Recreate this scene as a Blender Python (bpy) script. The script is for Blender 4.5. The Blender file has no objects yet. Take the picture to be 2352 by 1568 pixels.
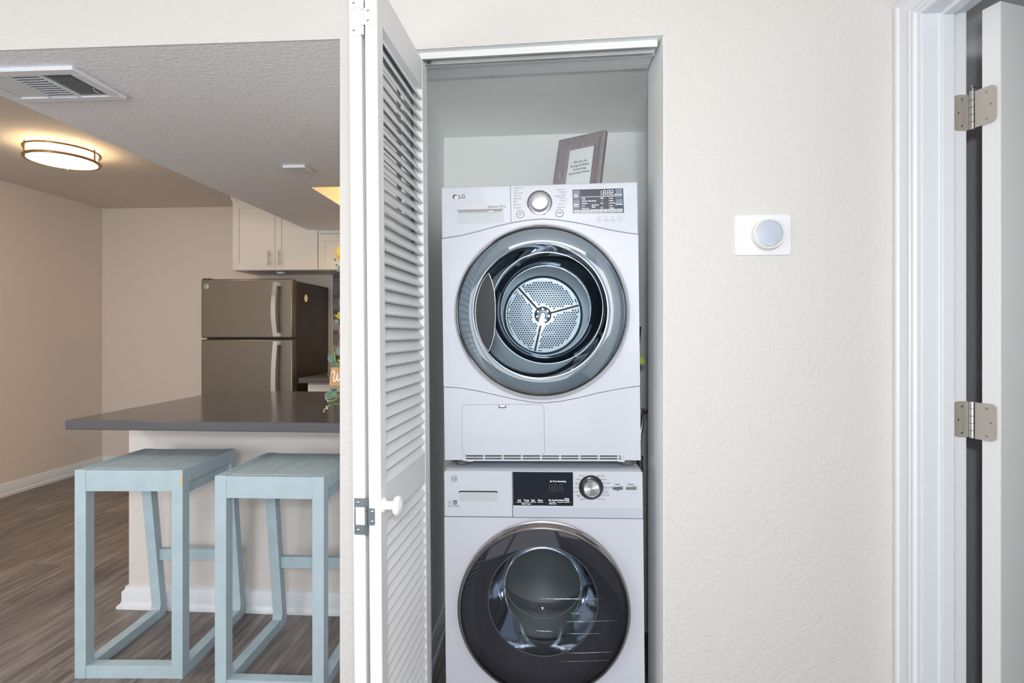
import bpy, math, random
from math import pi, sin, cos, radians as R
from mathutils import Vector, Matrix
random.seed(4)
sc = bpy.context.scene
COL = sc.collection
# ------------------------------------------------------------------ camera
F, PSI, CX, HY, H = 1240.0, .0596, 1176.0, 765.0, 1.258
cd = bpy.data.cameras.new('camera'); cam = bpy.data.objects.new('camera', cd); COL.objects.link(cam)
cd.sensor_width = 36; cd.lens = F/2352*36; cd.shift_y = -19/2352.; cd.clip_start = .02
cam.location = (0, 0, H); cam.rotation_euler = (pi/2, 0, PSI)
sc.camera = cam
# ------------------------------------------------------------------ light
w = bpy.data.worlds.new('world'); sc.world = w; w.use_nodes = True
w.node_tree.nodes['Background'].inputs[0].default_value = (.93, .97, 1, 1)
w.node_tree.nodes['Background'].inputs[1].default_value = 2.0
def area(name, loc, aim, size, power, color=(1, 1, 1), sy=None):
    l = bpy.data.lights.new(name, 'AREA'); l.energy = power; l.color = color; l.size = size
    if sy: l.shape = 'RECTANGLE'; l.size_y = sy
    o = bpy.data.objects.new(name, l); COL.objects.link(o); o.location = loc
    o.rotation_euler = (Vector(aim)-Vector(loc)).to_track_quat('-Z', 'Y').to_euler(); return o
area('studio_strobe', (.05, -1.15, 1.74), (-.25, 2, 1.5), .18, 16, (1, 1, 1))
area('camera_flash', (.035, -.06, 1.42), (-.3, 2, 1.42), .06, 6.5, (1, 1, 1))
area('living_room_light', (.1, -1.5, 2.38), (.1, -1.5, 0), 1.2, 16, (.97, .99, 1))
area('far_room_fill_light', (2.45, .5, 1.55), (-.3, 1.4, 1.3), 1.0, 2.2, (.95, .98, 1))  # added fill through the doorway onto the bifold door; no window stands here
area('left_fill_light', (-2.7, -.7, 1.15), (-.5, 2.6, 1.9), 1.3, 24, (.96, .98, 1))  # added soft fill for the closet jamb and ceilings, without any window
area('right_fill_light', (.88, -1.2, 1.6), (-.4, 1.3, 1.3), 1.0, 8, (.97, .99, 1))  # added fill from the right of the camera; the wall has no window
area('dining_fill_light', (-3.1, .9, 2.40), (-3.1, .9, 0), .5, 18, (1, .93, .86))  # unseen lamp added to brighten the kitchen side, no fixture modelled
sc.view_settings.view_transform = 'Standard'; sc.view_settings.look = 'None'
sc.view_settings.exposure = 0.18; sc.view_settings.gamma = 1; sc.view_settings.use_curve_mapping = False

# ------------------------------------------------------------------ helpers
def ray(px, py):
    a = (px-CX)/F; b = -(py-HY)/F
    return (a*cos(PSI)-sin(PSI), a*sin(PSI)+cos(PSI), b)
def at(px, py, X=None, Y=None, Z=None):
    """real point on a real plane of the room, measured in the photograph"""
    r = ray(px, py)
    t = X/r[0] if X is not None else Y/r[1] if Y is not None else (Z-H)/r[2]
    return Vector((t*r[0], t*r[1], H+t*r[2]))
def lin(c):
    return tuple(((v/255)/12.92 if v/255 <= .04045 else ((v/255+.055)/1.055)**2.4) for v in c)+(1,)
def mat(name, c, rough=.5, metal=0, spec=.5, bump=None, noise=None, coat=0, emit=None, var=0, ior=None, alpha=None):
    m = bpy.data.materials.new(name); m.use_nodes = True; nt = m.node_tree; N = nt.nodes; L = nt.links
    b = N['Principled BSDF']; col = lin(c)
    b.inputs['Base Color'].default_value = col; b.inputs['Roughness'].default_value = rough
    b.inputs['Metallic'].default_value = metal; b.inputs['Specular IOR Level'].default_value = spec
    b.inputs['Coat Weight'].default_value = coat
    if ior: b.inputs['IOR'].default_value = ior
    if alpha is not None: b.inputs['Alpha'].default_value = alpha
    if emit:
        b.inputs['Emission Color'].default_value = lin(emit[0]); b.inputs['Emission Strength'].default_value = emit[1]
    tc = N.new('ShaderNodeTexCoord')
    if bump:
        sc_, st, dist = bump[:3]
        n = N.new('ShaderNodeTexNoise'); n.inputs['Scale'].default_value = sc_; n.inputs['Detail'].default_value = 3
        L.new(tc.outputs['Object'], n.inputs['Vector'])
        bp = N.new('ShaderNodeBump'); bp.inputs['Strength'].default_value = st; bp.inputs['Distance'].default_value = dist
        L.new(n.outputs['Fac'], bp.inputs['Height']); L.new(bp.outputs['Normal'], b.inputs['Normal'])
    if noise:                      # (scale, amount, stretch vector)
        mp = N.new('ShaderNodeMapping'); mp.inputs['Scale'].default_value = noise[2]
        n = N.new('ShaderNodeTexNoise'); n.inputs['Scale'].default_value = noise[0]; n.inputs['Detail'].default_value = 6
        L.new(tc.outputs['Object'], mp.inputs[0]); L.new(mp.outputs[0], n.inputs['Vector'])
        mr = N.new('ShaderNodeMapRange'); mr.inputs[1].default_value = .3; mr.inputs[2].default_value = .7
        mr.inputs[3].default_value = 1-noise[1]; mr.inputs[4].default_value = 1+noise[1]
        L.new(n.outputs['Fac'], mr.inputs[0])
        mx = N.new('ShaderNodeMix'); mx.data_type = 'RGBA'; mx.blend_type = 'MULTIPLY'; mx.inputs[0].default_value = 1
        mx.inputs[6].default_value = col; L.new(mr.outputs[0], mx.inputs[7]); L.new(mx.outputs[2], b.inputs['Base Color'])
    return m
def glassy(name, tint, refl, rough=.02, ior=1.5, base=0.0):
    """thin clear sheet: tinted see-through plus a mirror-like sheen"""
    m = bpy.data.materials.new(name); m.use_nodes = True; N = m.node_tree.nodes; L = m.node_tree.links
    N.remove(N['Principled BSDF']); out = N['Material Output']
    t = N.new('ShaderNodeBsdfTransparent'); t.inputs[0].default_value = tint+(1,)
    g = N.new('ShaderNodeBsdfGlossy'); g.inputs['Roughness'].default_value = rough; g.inputs[0].default_value = refl+(1,)
    fr = N.new('ShaderNodeFresnel'); fr.inputs[0].default_value = ior
    ad = N.new('ShaderNodeMath'); ad.operation = 'ADD'; ad.use_clamp = True; ad.inputs[1].default_value = base
    L.new(fr.outputs[0], ad.inputs[0])
    mx = N.new('ShaderNodeMixShader'); L.new(ad.outputs[0], mx.inputs[0]); L.new(t.outputs[0], mx.inputs[1]); L.new(g.outputs[0], mx.inputs[2])
    L.new(mx.outputs[0], out.inputs[0]); return m

WALL = mat('wall_paint', (218, 216, 214), .75, bump=(95, .45, .006))
CLOSET = mat('closet_wall_lightened', (240, 244, 243), .75, bump=(95, .4, .005))  # wall colour lightened to make up for light missing inside the closet
CEIL = mat('ceiling_texture', (243, 245, 250), .8, bump=(75, .5, .006))
CLOC = mat('closet_ceiling_paint', (250, 251, 248), .8, bump=(60, .3, .004))
CEILS = mat('ceiling_smooth', (218, 211, 203), .8, bump=(60, .2, .004))
TRIM = mat('white_trim_paint', (230, 234, 240), .35)
DOORP = mat('white_door_paint', (232, 233, 234), .42, bump=(9, .05, .002))
APPL = mat('white_enamel', (204, 208, 219), .28, coat=.3)
APPL2 = mat('white_plastic', (204, 210, 218), .35)
SEAM = mat('seam_grey', (120, 124, 130), .6)
DARK = mat('black_plastic', (26, 27, 30), .4)
DGREY = mat('dark_grey_plastic', (70, 72, 76), .4)
PRINT = mat('grey_print', (105, 105, 112), .6)
PRINTL = mat('light_grey_print', (165, 168, 176), .6)
PRINTW = mat('white_print', (245, 247, 250), .5, emit=((255, 255, 255), .25))
CHROME = mat('chrome', (225, 228, 232), .1, 1)
SATIN = mat('satin_metal', (200, 200, 202), .28, 1)
NICKEL = mat('satin_nickel', (196, 190, 180), .38, .65)
ZINC = mat('zinc_plate', (150, 160, 166), .35, .9)
DISPL = mat('display_panel', (56, 62, 76), .25)
DISPW = mat('washer_display_glass', (24, 29, 42), .06, ior=1.5)
KEYS = mat('display_keys', (118, 130, 146), .3)
GLASSR = glassy('tinted_door_ring_glass', (.66, .72, .76), (.95, .97, 1), .03, 1.8, .10)
GLASSC = glassy('clear_bowl_glass', (.86, .93, .96), (.42, .46, .5), .05, 1.45, .0)
SMOKE = glassy('smoked_door_glass', (.66, .67, .70), (.6, .6, .63), .06, 1.5, .01)
RINGB = mat('blue_grey_door_backing', (80, 93, 102), .35, .3)
RINGW = mat('charcoal_door_backing', (66, 66, 76), .5)
DRUM = mat('drum_steel', (128, 138, 148), .4, .45)
PERF = mat('drum_plate_steel', (142, 150, 160), .35, .8)
HOLE = mat('drum_hole_dark', (24, 27, 32), .5)
RUBBER = mat('grey_rubber', (92, 94, 98), .7)
STOOL = mat('pale_blue_painted_wood', (176, 196, 206), .55, noise=(14, .06, (1, 1, 1)), bump=(60, .12, .002))
STOOLT = mat('worn_pale_blue_wood', (190, 208, 215), .5, noise=(10, .11, (3, .7, 3)), bump=(60, .12, .002))
COUNT = mat('dark_grey_countertop', (98, 98, 102), .12, spec=.3, ior=1.25, noise=(300, .1, (1, 1, 1)))
SLATE = mat('slate_steel', (128, 121, 112), .32, .75)
FSIDE = mat('dark_textured_steel', (58, 52, 51), .38, .2, bump=(300, .25, .001))
CAB = mat('cabinet_white', (233, 228, 222), .4)
FRAMEW = mat('grey_wood_frame', (146, 140, 143), .6, noise=(40, .22, (6, 6, .8)))
PAPER = mat('white_paper', (238, 242, 244), .7)
INK = mat('ink', (70, 72, 78), .7)
LAMPM = mat('brass_toned_ring', (168, 140, 100), .3, 1)
GLOW = mat('lit_diffuser', (255, 235, 200), .5, emit=((255, 226, 182), 15.0))
TEAL = mat('teal_glass', (20, 150, 170), .08, coat=1)
LEAF = mat('eucalyptus_leaf', (112, 140, 122), .5, noise=(30, .15, (1, 1, 1)))
LEAFB = mat('bright_green', (150, 185, 60), .5)
PETAL = mat('yellow_petal', (240, 206, 60), .5, noise=(20, .1, (1, 1, 1)))
KRAFT = mat('kraft_card', (196, 150, 104), .7)
YELG = mat('yellow_green_tag', (178, 196, 60), .5)
COPPER = mat('copper', (176, 106, 76), .35, .9)
CREAM = mat('cream_plastic', (222, 216, 188), .4)
SOFA = mat('grey_fabric', (86, 88, 94), .9)

def plank_mat():
    m = bpy.data.materials.new('grey_oak_vinyl'); m.use_nodes = True; N = m.node_tree.nodes; L = m.node_tree.links
    b = N['Principled BSDF']; b.inputs['Roughness'].default_value = .5
    g = N.new('ShaderNodeNewGeometry'); oi = N.new('ShaderNodeObjectInfo')
    off = N.new('ShaderNodeVectorMath'); off.operation = 'SCALE'; off.inputs[0].default_value = (7, 13, 3)
    L.new(oi.outputs['Random'], off.inputs['Scale'])
    ad = N.new('ShaderNodeVectorMath'); ad.operation = 'ADD'; L.new(g.outputs['Position'], ad.inputs[0]); L.new(off.outputs[0], ad.inputs[1])
    def noise(sx, sy, s, det, dist):
        mp = N.new('ShaderNodeMapping'); mp.inputs['Scale'].default_value = (sx, sy, 1)
        n = N.new('ShaderNodeTexNoise'); n.inputs['Scale'].default_value = s; n.inputs['Detail'].default_value = det
        n.inputs['Distortion'].default_value = dist
        L.new(ad.outputs[0], mp.inputs[0]); L.new(mp.outputs[0], n.inputs['Vector']); return n
    n1 = noise(1, .10, 22, 8, 1.2); n2 = noise(1, .05, 90, 4, .3); n3 = noise(1, .3, 5, 3, .6)
    s = N.new('ShaderNodeMath'); s.operation = 'MULTIPLY_ADD'; s.inputs[1].default_value = .55
    L.new(n1.outputs['Fac'], s.inputs[0])
    s2 = N.new('ShaderNodeMath'); s2.operation = 'MULTIPLY'; s2.inputs[1].default_value = .25; L.new(n2.outputs['Fac'], s2.inputs[0]); L.new(s2.outputs[0], s.inputs[2])
    s3 = N.new('ShaderNodeMath'); s3.operation = 'MULTIPLY_ADD'; s3.inputs[1].default_value = .22; L.new(n3.outputs['Fac'], s3.inputs[0]); L.new(s.outputs[0], s3.inputs[2])
    s4 = N.new('ShaderNodeMath'); s4.operation = 'MULTIPLY_ADD'; s4.inputs[1].default_value = .07; L.new(oi.outputs['Random'], s4.inputs[0]); L.new(s3.outputs[0], s4.inputs[2])
    cr = N.new('ShaderNodeValToRGB'); e = cr.color_ramp.elements
    e[0].position = .38; e[0].color = lin((84, 78, 76)); e[1].position = .72; e[1].color = lin((162, 155, 150))
    x = e.new(.54); x.color = lin((124, 116, 113))
    L.new(s4.outputs[0], cr.inputs[0]); L.new(cr.outputs[0], b.inputs['Base Color'])
    bp = N.new('ShaderNodeBump'); bp.inputs['Strength'].default_value = .15; bp.inputs['Distance'].default_value = .002
    L.new(n2.outputs['Fac'], bp.inputs['Height']); L.new(bp.outputs[0], b.inputs['Normal'])
    return m
PLANK = plank_mat()

class MB:
    def __init__(s): s.v = []; s.f = []
    def add(s, vs, fs):
        o = len(s.v); s.v += [tuple(v) for v in vs]; s.f += [tuple(i+o for i in f) for f in fs]; return s
    def box(s, x0, x1, y0, y1, z0, z1, M=None):
        vs = [Vector((x, y, z)) for x in (x0, x1) for y in (y0, y1) for z in (z0, z1)]
        if M: vs = [M @ v for v in vs]
        return s.add(vs, [(0, 1, 3, 2), (4, 6, 7, 5), (0, 4, 5, 1), (2, 3, 7, 6), (0, 2, 6, 4), (1, 5, 7, 3)])
    def hexa(s, p):      # 8 points: bottom 4 (ccw), top 4
        return s.add(p, [(3, 2, 1, 0), (4, 5, 6, 7), (0, 1, 5, 4), (1, 2, 6, 5), (2, 3, 7, 6), (3, 0, 4, 7)])
    def prism(s, poly, a0, a1, ax='y', M=None):
        n = len(poly)
        def P(p, a):
            v = {'y': (p[0], a, p[1]), 'x': (a, p[0], p[1]), 'z': (p[0], p[1], a)}[ax]
            return M @ Vector(v) if M else Vector(v)
        return s.add([P(p, a0) for p in poly]+[P(p, a1) for p in poly],
                     [tuple(range(n)), tuple(range(2*n-1, n-1, -1))]+[(i, i+n, (i+1) % n+n, (i+1) % n) for i in range(n)])
    def lathe(s, prof, cx, cz, n=64, ax='y', cap=False, a0=0, a1=2*pi, base=0):
        """prof: (radius, position along axis)"""
        full = abs(a1-a0-2*pi) < 1e-6; m = n if full else n+1; vs = []
        for r, y in prof:
            for k in range(m):
                t = a0+(a1-a0)*k/n
                if ax == 'y': vs.append((cx+r*cos(t), y+base, cz+r*sin(t)))
                elif ax == 'z': vs.append((cx+r*cos(t), cz+r*sin(t), y+base))
                else: vs.append((y+base, cx+r*cos(t), cz+r*sin(t)))
        fs = []
        for i in range(len(prof)-1):
            for k in range(n):
                k2 = (k+1) % m; fs.append((i*m+k, i*m+k2, (i+1)*m+k2, (i+1)*m+k))
        if cap:
            fs.append(tuple(range(m))); fs.append(tuple(range((len(prof)-1)*m, len(prof)*m)))
        return s.add(vs, fs)
    def tube(s, pts, r, n=8, closed=False, caps=True):
        pts = [Vector(p) for p in pts]; m = len(pts); vs = []
        up0 = None
        for i, p in enumerate(pts):
            a = pts[(i-1) % m] if closed or i else p; b = pts[(i+1) % m] if closed or i < m-1 else p
            d = (b-a).normalized()
            if up0 is None:
                up0 = Vector((0, 0, 1)) if abs(d.z) < .9 else Vector((1, 0, 0))
            u = (up0-d*up0.dot(d)).normalized(); w_ = d.cross(u); up0 = u
            rr = r[i] if isinstance(r, (list, tuple)) else r
            vs += [p+u*cos(2*pi*k/n)*rr+w_*sin(2*pi*k/n)*rr for k in range(n)]
        fs = []
        for i in range(m if closed else m-1):
            j = (i+1) % m
            for k in range(n): fs.append((i*n+k, i*n+(k+1) % n, j*n+(k+1) % n, j*n+k))
        if not closed and caps: fs += [tuple(range(n)), tuple(range((m-1)*n, m*n))]
        return s.add(vs, fs)
    def text(s, t, x, z, size, y=0., align='LEFT', M=None, ex=.0002, bold=0, rot=0):
        c = bpy.data.curves.new('t', 'FONT'); c.body = t; c.size = size; c.extrude = ex; c.align_x = align; c.offset = bold; c.resolution_u = 2
        o = bpy.data.objects.new('t', c); COL.objects.link(o)
        me = bpy.data.meshes.new_from_object(o.evaluated_get(bpy.context.evaluated_depsgraph_get()))
        ca, sa = cos(rot), sin(rot)
        vs = [Vector((x+v.co.x*ca-v.co.y*sa, y-v.co.z, z+v.co.x*sa+v.co.y*ca)) for v in me.vertices]
        if M: vs = [M @ v for v in vs]
        s.add(vs, [tuple(p.vertices) for p in me.polygons])
        bpy.data.objects.remove(o); bpy.data.curves.remove(c); bpy.data.meshes.remove(me); return s
    def mesh(s, name, ang=32):
        me = bpy.data.meshes.new(name); me.from_pydata(s.v, [], s.f); me.validate()
        import bmesh
        bm = bmesh.new(); bm.from_mesh(me); bmesh.ops.recalc_face_normals(bm, faces=bm.faces); bm.to_mesh(me); bm.free()
        me.polygons.foreach_set('use_smooth', [True]*len(me.polygons)); me.set_sharp_from_angle(angle=R(ang)); return me
def obj(name, mb, m, parent=None, bev=0, seg=2, kind=None, label=None, loc=None):
    me = mb.mesh(name) if isinstance(mb, MB) else mb
    if not me.materials: me.materials.append(m)
    o = bpy.data.objects.new(name, me); COL.objects.link(o)
    if parent: o.parent = parent
    if bev:
        b = o.modifiers.new('bevel', 'BEVEL'); b.width = bev; b.segments = seg; b.limit_method = 'ANGLE'; b.angle_limit = R(40)
    if kind: o['kind'] = kind
    if label: o['label'] = label
    if loc: o.location = loc
    return o
def tag(o, label, cat, group=None):
    o['label'] = label; o['category'] = cat
    if group: o['group'] = group
    return o
def thing(name, loc, label=None, cat=None, rot=(0, 0, 0), group=None, kind=None):
    o = bpy.data.objects.new(name, None); COL.objects.link(o); o.location = loc; o.rotation_euler = rot; o.empty_display_size = .05
    if label: o['label'] = label
    if cat: o['category'] = cat
    if group: o['group'] = group
    if kind: o['kind'] = kind
    return o
def B(*a): return MB().box(*a)
def inst(src, parent, loc=None, rot=None):
    o = src.copy(); COL.objects.link(o); o.parent = parent
    if loc is not None: o.location = loc
    if rot is not None: o.rotation_euler = rot
    return o
def rrect(x0, x1, z0, z1, r, n=5):
    out = []
    for cx, cz, a in ((x1-r, z1-r, 0), (x0+r, z1-r, pi/2), (x0+r, z0+r, pi), (x1-r, z0+r, 3*pi/2)):
        out += [(cx+r*cos(a+pi/2*k/n), cz+r*sin(a+pi/2*k/n)) for k in range(n+1)]
    return out

# ------------------------------------------------------------------ structure
HC = 2.43; YW = 1.55; XR = .98
# floor: slab with vinyl planks laid along the room depth
fl = obj('floor', B(-4.3, 2.7, -3.2, 5.0, -.06, -.004), DGREY); fl['kind'] = 'structure'
pw, pl = .18, 1.22
pm = MB().box(.0004, pw-.0004, .0004, pl-.0004, -.004, 0).mesh('plank'); pm.materials.append(PLANK)
x = -.975-.18*18; k = 0
while x < 1.0:
    off = (k*.417) % pl
    y = -1.2-off+.0
    while y < 4.85:
        if x > -4.35 and y+pl > -.6 and not (x > .1 and y < .2):
            y0 = y; o = obj('plank', pm, PLANK, fl); o.location = (x, y0, 0)
        y += pl
    x += pw; k += 1

def struct(name, mb, m, **kw):
    o = obj(name, mb, m, **kw); o['kind'] = 'structure'; return o
# closet wall (thick) with the opening, its head sloping a little, plus the stretch behind the door on the right
LJ, RJ, YB = -.43, .338, 1.773
mb = MB()
mb.box(-.598, LJ, YW, YB, 0, HC)                       # left pier
mb.box(RJ, XR, YW, YB, 0, HC)                          # right part
hf = [(LJ, YW, 2.084), (RJ, YW, 2.104), (RJ, YB, 2.119), (LJ, YB, 2.103)]
mb.hexa([Vector(p) for p in hf]+[Vector((p[0], p[1], HC)) for p in hf])
struct('wall_closet', mb, WALL)
struct('wall_far_room', B(XR, 2.7, 1.74, YB+.1, 0, HC), mat('wall_paint_cool', (222, 222, 228), .75, bump=(90, .5, .006)))
# closet shell
mb = MB().box(-.598, LJ, YB, 2.4, 0, HC)
struct('wall_closet_left', mb, CLOSET)
struct('wall_closet_back', B(LJ, .5, 2.3, 2.4, 0, HC), CLOSET)
struct('wall_closet_right', B(.46, .6, YB, 2.3, 0, HC), CLOSET)
cc = [(LJ, YB, 2.145), (.46, YB, 2.155), (.46, 2.3, 2.106), (LJ, 2.3, 2.098)]
struct('ceiling_closet', MB().hexa([Vector(p) for p in cc]+[Vector((p[0], p[1], 2.2)) for p in cc]), CLOC)
# thin skins over the closet opening's returns, colour lightened in place of missing light
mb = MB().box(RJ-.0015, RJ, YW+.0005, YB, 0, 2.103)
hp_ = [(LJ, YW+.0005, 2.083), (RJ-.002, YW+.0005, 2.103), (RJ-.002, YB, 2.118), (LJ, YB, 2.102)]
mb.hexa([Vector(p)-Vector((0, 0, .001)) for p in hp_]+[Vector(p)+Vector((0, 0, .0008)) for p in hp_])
struct('lightened_return_skin', mb, mat('closet_return_lightened', (246, 249, 249), .75, bump=(95, .5, .006)))
# right wall with the doorway
mb = MB().box(XR, XR+.1, -3.2, .632, 0, HC).box(XR, XR+.1, .63, 1.462, 2.092, HC).box(XR+.001, XR+.098, 1.462, 1.74, 0, HC)
struct('wall_right', mb, WALL)
# casing swept round the doorway, mitred
prof = [(0, 0), (0, .017), (.006, .021), (.018, .021), (.022, .016), (.056, .015), (.060, .019), (.066, .019), (.069, .014), (.075, .019), (.081, .018), (.085, .012), (.097, .012), (.097, 0)]
prof = [(.097-a, b) for a, b in prof]
path = [(1.453, 0, 1, 0), (1.453, 2.082, 1, .8), (.64, 2.082, -1, .8), (.64, 0, -1, 0)]
mb = MB(); n = len(prof); vs = []
for (py_, pz_, sy_, sz_) in path:
    for wd, th in prof: vs.append((XR-th, py_+sy_*wd, pz_+sz_*wd))
fs = []
for i in range(3):
    for k in range(n): fs.append((i*n+k, i*n+(k+1) % n, (i+1)*n+(k+1) % n, (i+1)*n+k))
mb.add(vs, fs); struct('trim_1', mb, TRIM)
# jamb and stop
mb = MB().box(XR-.008, XR+.1, 1.450, 1.47, 0, 2.1).box(XR-.008, XR+.1, .62, .64, 0, 2.1).box(XR-.008, XR+.1, .64, 1.450, 2.080, 2.1)
struct('trim_2', mb, TRIM, bev=.001)
mb = MB().box(1.015, 1.045, 1.441, 1.453, 0, 2.083).box(1.015, 1.045, .65, 1.441, 2.071, 2.083)
struct('trim_3', mb, TRIM, bev=.002)
# far room shell
struct('wall_far_room_right', B(2.6, 2.7, -3.2, 1.74, 0, HC), WALL)
# main ceiling, dropped kitchen ceiling with the recessed light well
struct('ceiling', B(-4.3, 2.7, -3.2, 5.0, HC, HC+.1), CEILS)
mb = MB(); X0, X1, Y0, Y1 = -1.99, .9, 1.575, 4.84; hx0, hx1, hy0, hy1 = -1.392, -.2, 3.15, 4.35
mb.box(X0, hx0, Y0, Y1, 2.13, HC).box(hx1, X1, 2.4, Y1, 2.13, HC).box(hx0, -.6, Y0, 2.4, 2.13, HC).box(hx0, hx1, 2.4, hy0, 2.13, HC).box(hx0, hx1, hy1, Y1, 2.13, HC)
# front face follows the slightly sagging edge seen above the opening
struct('ceiling_kitchen', mb, CEIL)
struct('wall_header', MB().hexa([Vector(p) for p in ((-2.3, 1.565, 2.148), (-.598, 1.565, 2.136), (-.598, 1.575, 2.131), (-2.3, 1.575, 2.131), (-2.3, 1.565, HC), (-.598, 1.565, HC), (-.598, 1.575, HC), (-2.3, 1.575, HC))]) if False else B(X0, -.598, 1.567, 1.575, 2.13, HC), WALL)
# outer kitchen walls
KWALL = mat('kitchen_wall_paint', (228, 218, 210), .7, bump=(110, .3, .004))
struct('wall_left', B(-4.3, -4.156, -3.2, 4.84, 0, HC), KWALL)
struct('wall_back', B(-4.3, 1.0, 4.842, 5.0, 0, HC), KWALL)
struct('wall_kitchen_right', B(.9, 1.0, 2.4, 4.842, 0, HC), KWALL)
# wall behind the camera with a wide patio window
mb = MB().box(-4.3, -3.2, -3.2, -3.05, 0, HC).box(.6, 2.7, -3.2, -3.05, 0, HC).box(-3.2, .6, -3.2, -3.05, 2.15, HC)
struct('wall_front', mb, WALL)
wf = thing('window_1', (-1.3, -3.12, 0), kind='structure')
mb = MB()
for xx in (-1.9, -.03, 1.84): mb.box(xx-.03, xx+.09 if xx < 0 else xx+.06, -.02, .03, 0, 2.15)
mb.box(-1.9, 1.9, -.02, .03, 0, .06).box(-1.9, 1.9, -.02, .03, 2.09, 2.15); obj('window_frame', mb, TRIM, wf)
# baseboards
bprof = [(0, 0), (.020, 0), (.020, .022), (.013, .030), (.013, .074), (.008, .084), (.007, .096), (0, .102)]
struct('baseboard_left', MB().prism([(-4.156+a, b) for a, b in bprof], -3.0, 4.842, 'y'), TRIM)
struct('baseboard_back', MB().prism([(4.842-a, b) for a, b in bprof], -4.14, -2.75, 'x'), TRIM)
struct('baseboard_closet', MB().prism([(LJ+a, b) for a, b in bprof], YB, 2.3, 'y'), TRIM)
# ------------------------------------------------------------------ kitchen peninsula
IY = 2.372; XI = -1.905
struct('wall_peninsula', B(XI, -.598, IY, 3.08, 0, .874), mat('peninsula_wall_paint', (222, 216, 212), .7, bump=(110, .3, .004)))
ip = [(0, 0), (.046, 0), (.044, .012), (.030, .024), (.026, .034), (.026, .074), (.013, .088), (.013, .098), (0, .1)]
vs = []; n = len(ip)
for a, b in ip: vs += [(-.598, IY-a*.5, b), (XI-a, IY-a*.5, b), (XI-a, IY+.115, b)]
fs = []
for k in range(n):
    j = (k+1) % n
    fs += [(3*k, 3*k+1, 3*j+1, 3*j), (3*k+1, 3*k+2, 3*j+2, 3*j+1)]
struct('baseboard_peninsula', MB().add(vs, fs), TRIM)
def yawbox(x0, x1, y0, y1, z0, z1, sk):
    return MB().hexa([Vector((x, y, z)) for z in (z0, z1) for x, y in ((x0, y0+sk), (x1, y0), (x1, y1), (x0-.02, y1))])
o = obj('countertop', yawbox(-1.895, -.56, 2.022, 3.12, .876, .914, .004), COUNT, bev=.006, seg=3)
tag(o, 'dark grey peninsula countertop overhanging the pale blue stools', 'countertop')


o = thing('outlet', (-1.51, IY-.004, .62), 'cream outlet cover low on the peninsula wall between the two stools', 'outlet')
obj('cover_plate', MB().prism(rrect(-.036, .036, -.03, .057, .006), -.003, .004), CREAM, o)
obj('receptacle', MB().prism(rrect(-.012, .012, -.015, .04, .004), -.006, -.002), CREAM, o)

# ------------------------------------------------------------------ stools
def make_stool(name, loc, rz, wd, label):
    t = thing(name, loc, label, 'stool', (0, 0, rz), 'pale blue bar stools at the peninsula')
    h, a = .76, .041
    for s in (0, 1):
        x0 = 0 if s == 0 else wd-a
        obj('leg', B(x0, x0+a, 0, .041, 0, h), STOOL, t, bev=.0012, label='upright front leg')
        # raked rear leg with rounded heel
        pts = [(.445, .0), (.462, .018), (.458, .06), (.372, h-.001), (.33, h-.001), (.418, .06), (.41, .04), (.40, 0)]
        obj('leg', MB().prism(pts, x0, x0+a, 'x'), STOOL, t, bev=.001, label='raked rear leg')
        obj('floor_runner', B(x0+.001, x0+a-.001, .041, .415, 0, .04), STOOL, t, bev=.001)
        obj('side_rail', B(x0, x0+a*.55 if s == 0 else x0+a, .041, .335, h-.052, h), STOOL, t, bev=.001) if s else \
            obj('side_rail', B(x0, x0+a, .041, .335, h-.052, h), STOOL, t, bev=.001)
        obj('under_rail', B(x0+.012, x0+a-.012, .041, .34, h-.098, h-.0525), STOOL, t, bev=.001)
    obj('apron', B(a, wd-a, .001, .026, h-.078, h-.0015), STOOL, t, bev=.0012)
    obj('apron', B(a, wd-a, .343, .366, h-.078, h-.0015), STOOL, t, bev=.0012)
    obj('seat', B(a+.0008, wd-a-.0008, .0262, .342, h-.022, h-.0008), STOOLT, t, bev=.001)
    obj('front_stretcher', B(a, wd-a, .0015, .0405, 0, .046), STOOL, t, bev=.001)
    obj('footrest', B(a, wd-a, .405, .43, .262, .31), STOOL, t, bev=.001)
    return t
s1 = make_stool('bar_stool', (-1.708, 1.868, 0), .055, .395, 'pale blue wooden bar stool farther from the louvered door, orange chip at its front corner')
obj('paint_chip', MB().prism([(.388, .732), (.3952, .742), (.3952, .705), (.391, .703)], -.0008, .0006), mat('bare_wood', (236, 184, 110), .6), s1)
s2 = make_stool('bar_stool', (-1.150, 1.822, 0), .015, .388, 'pale blue wooden bar stool partly hidden behind the closet wall end')

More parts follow.
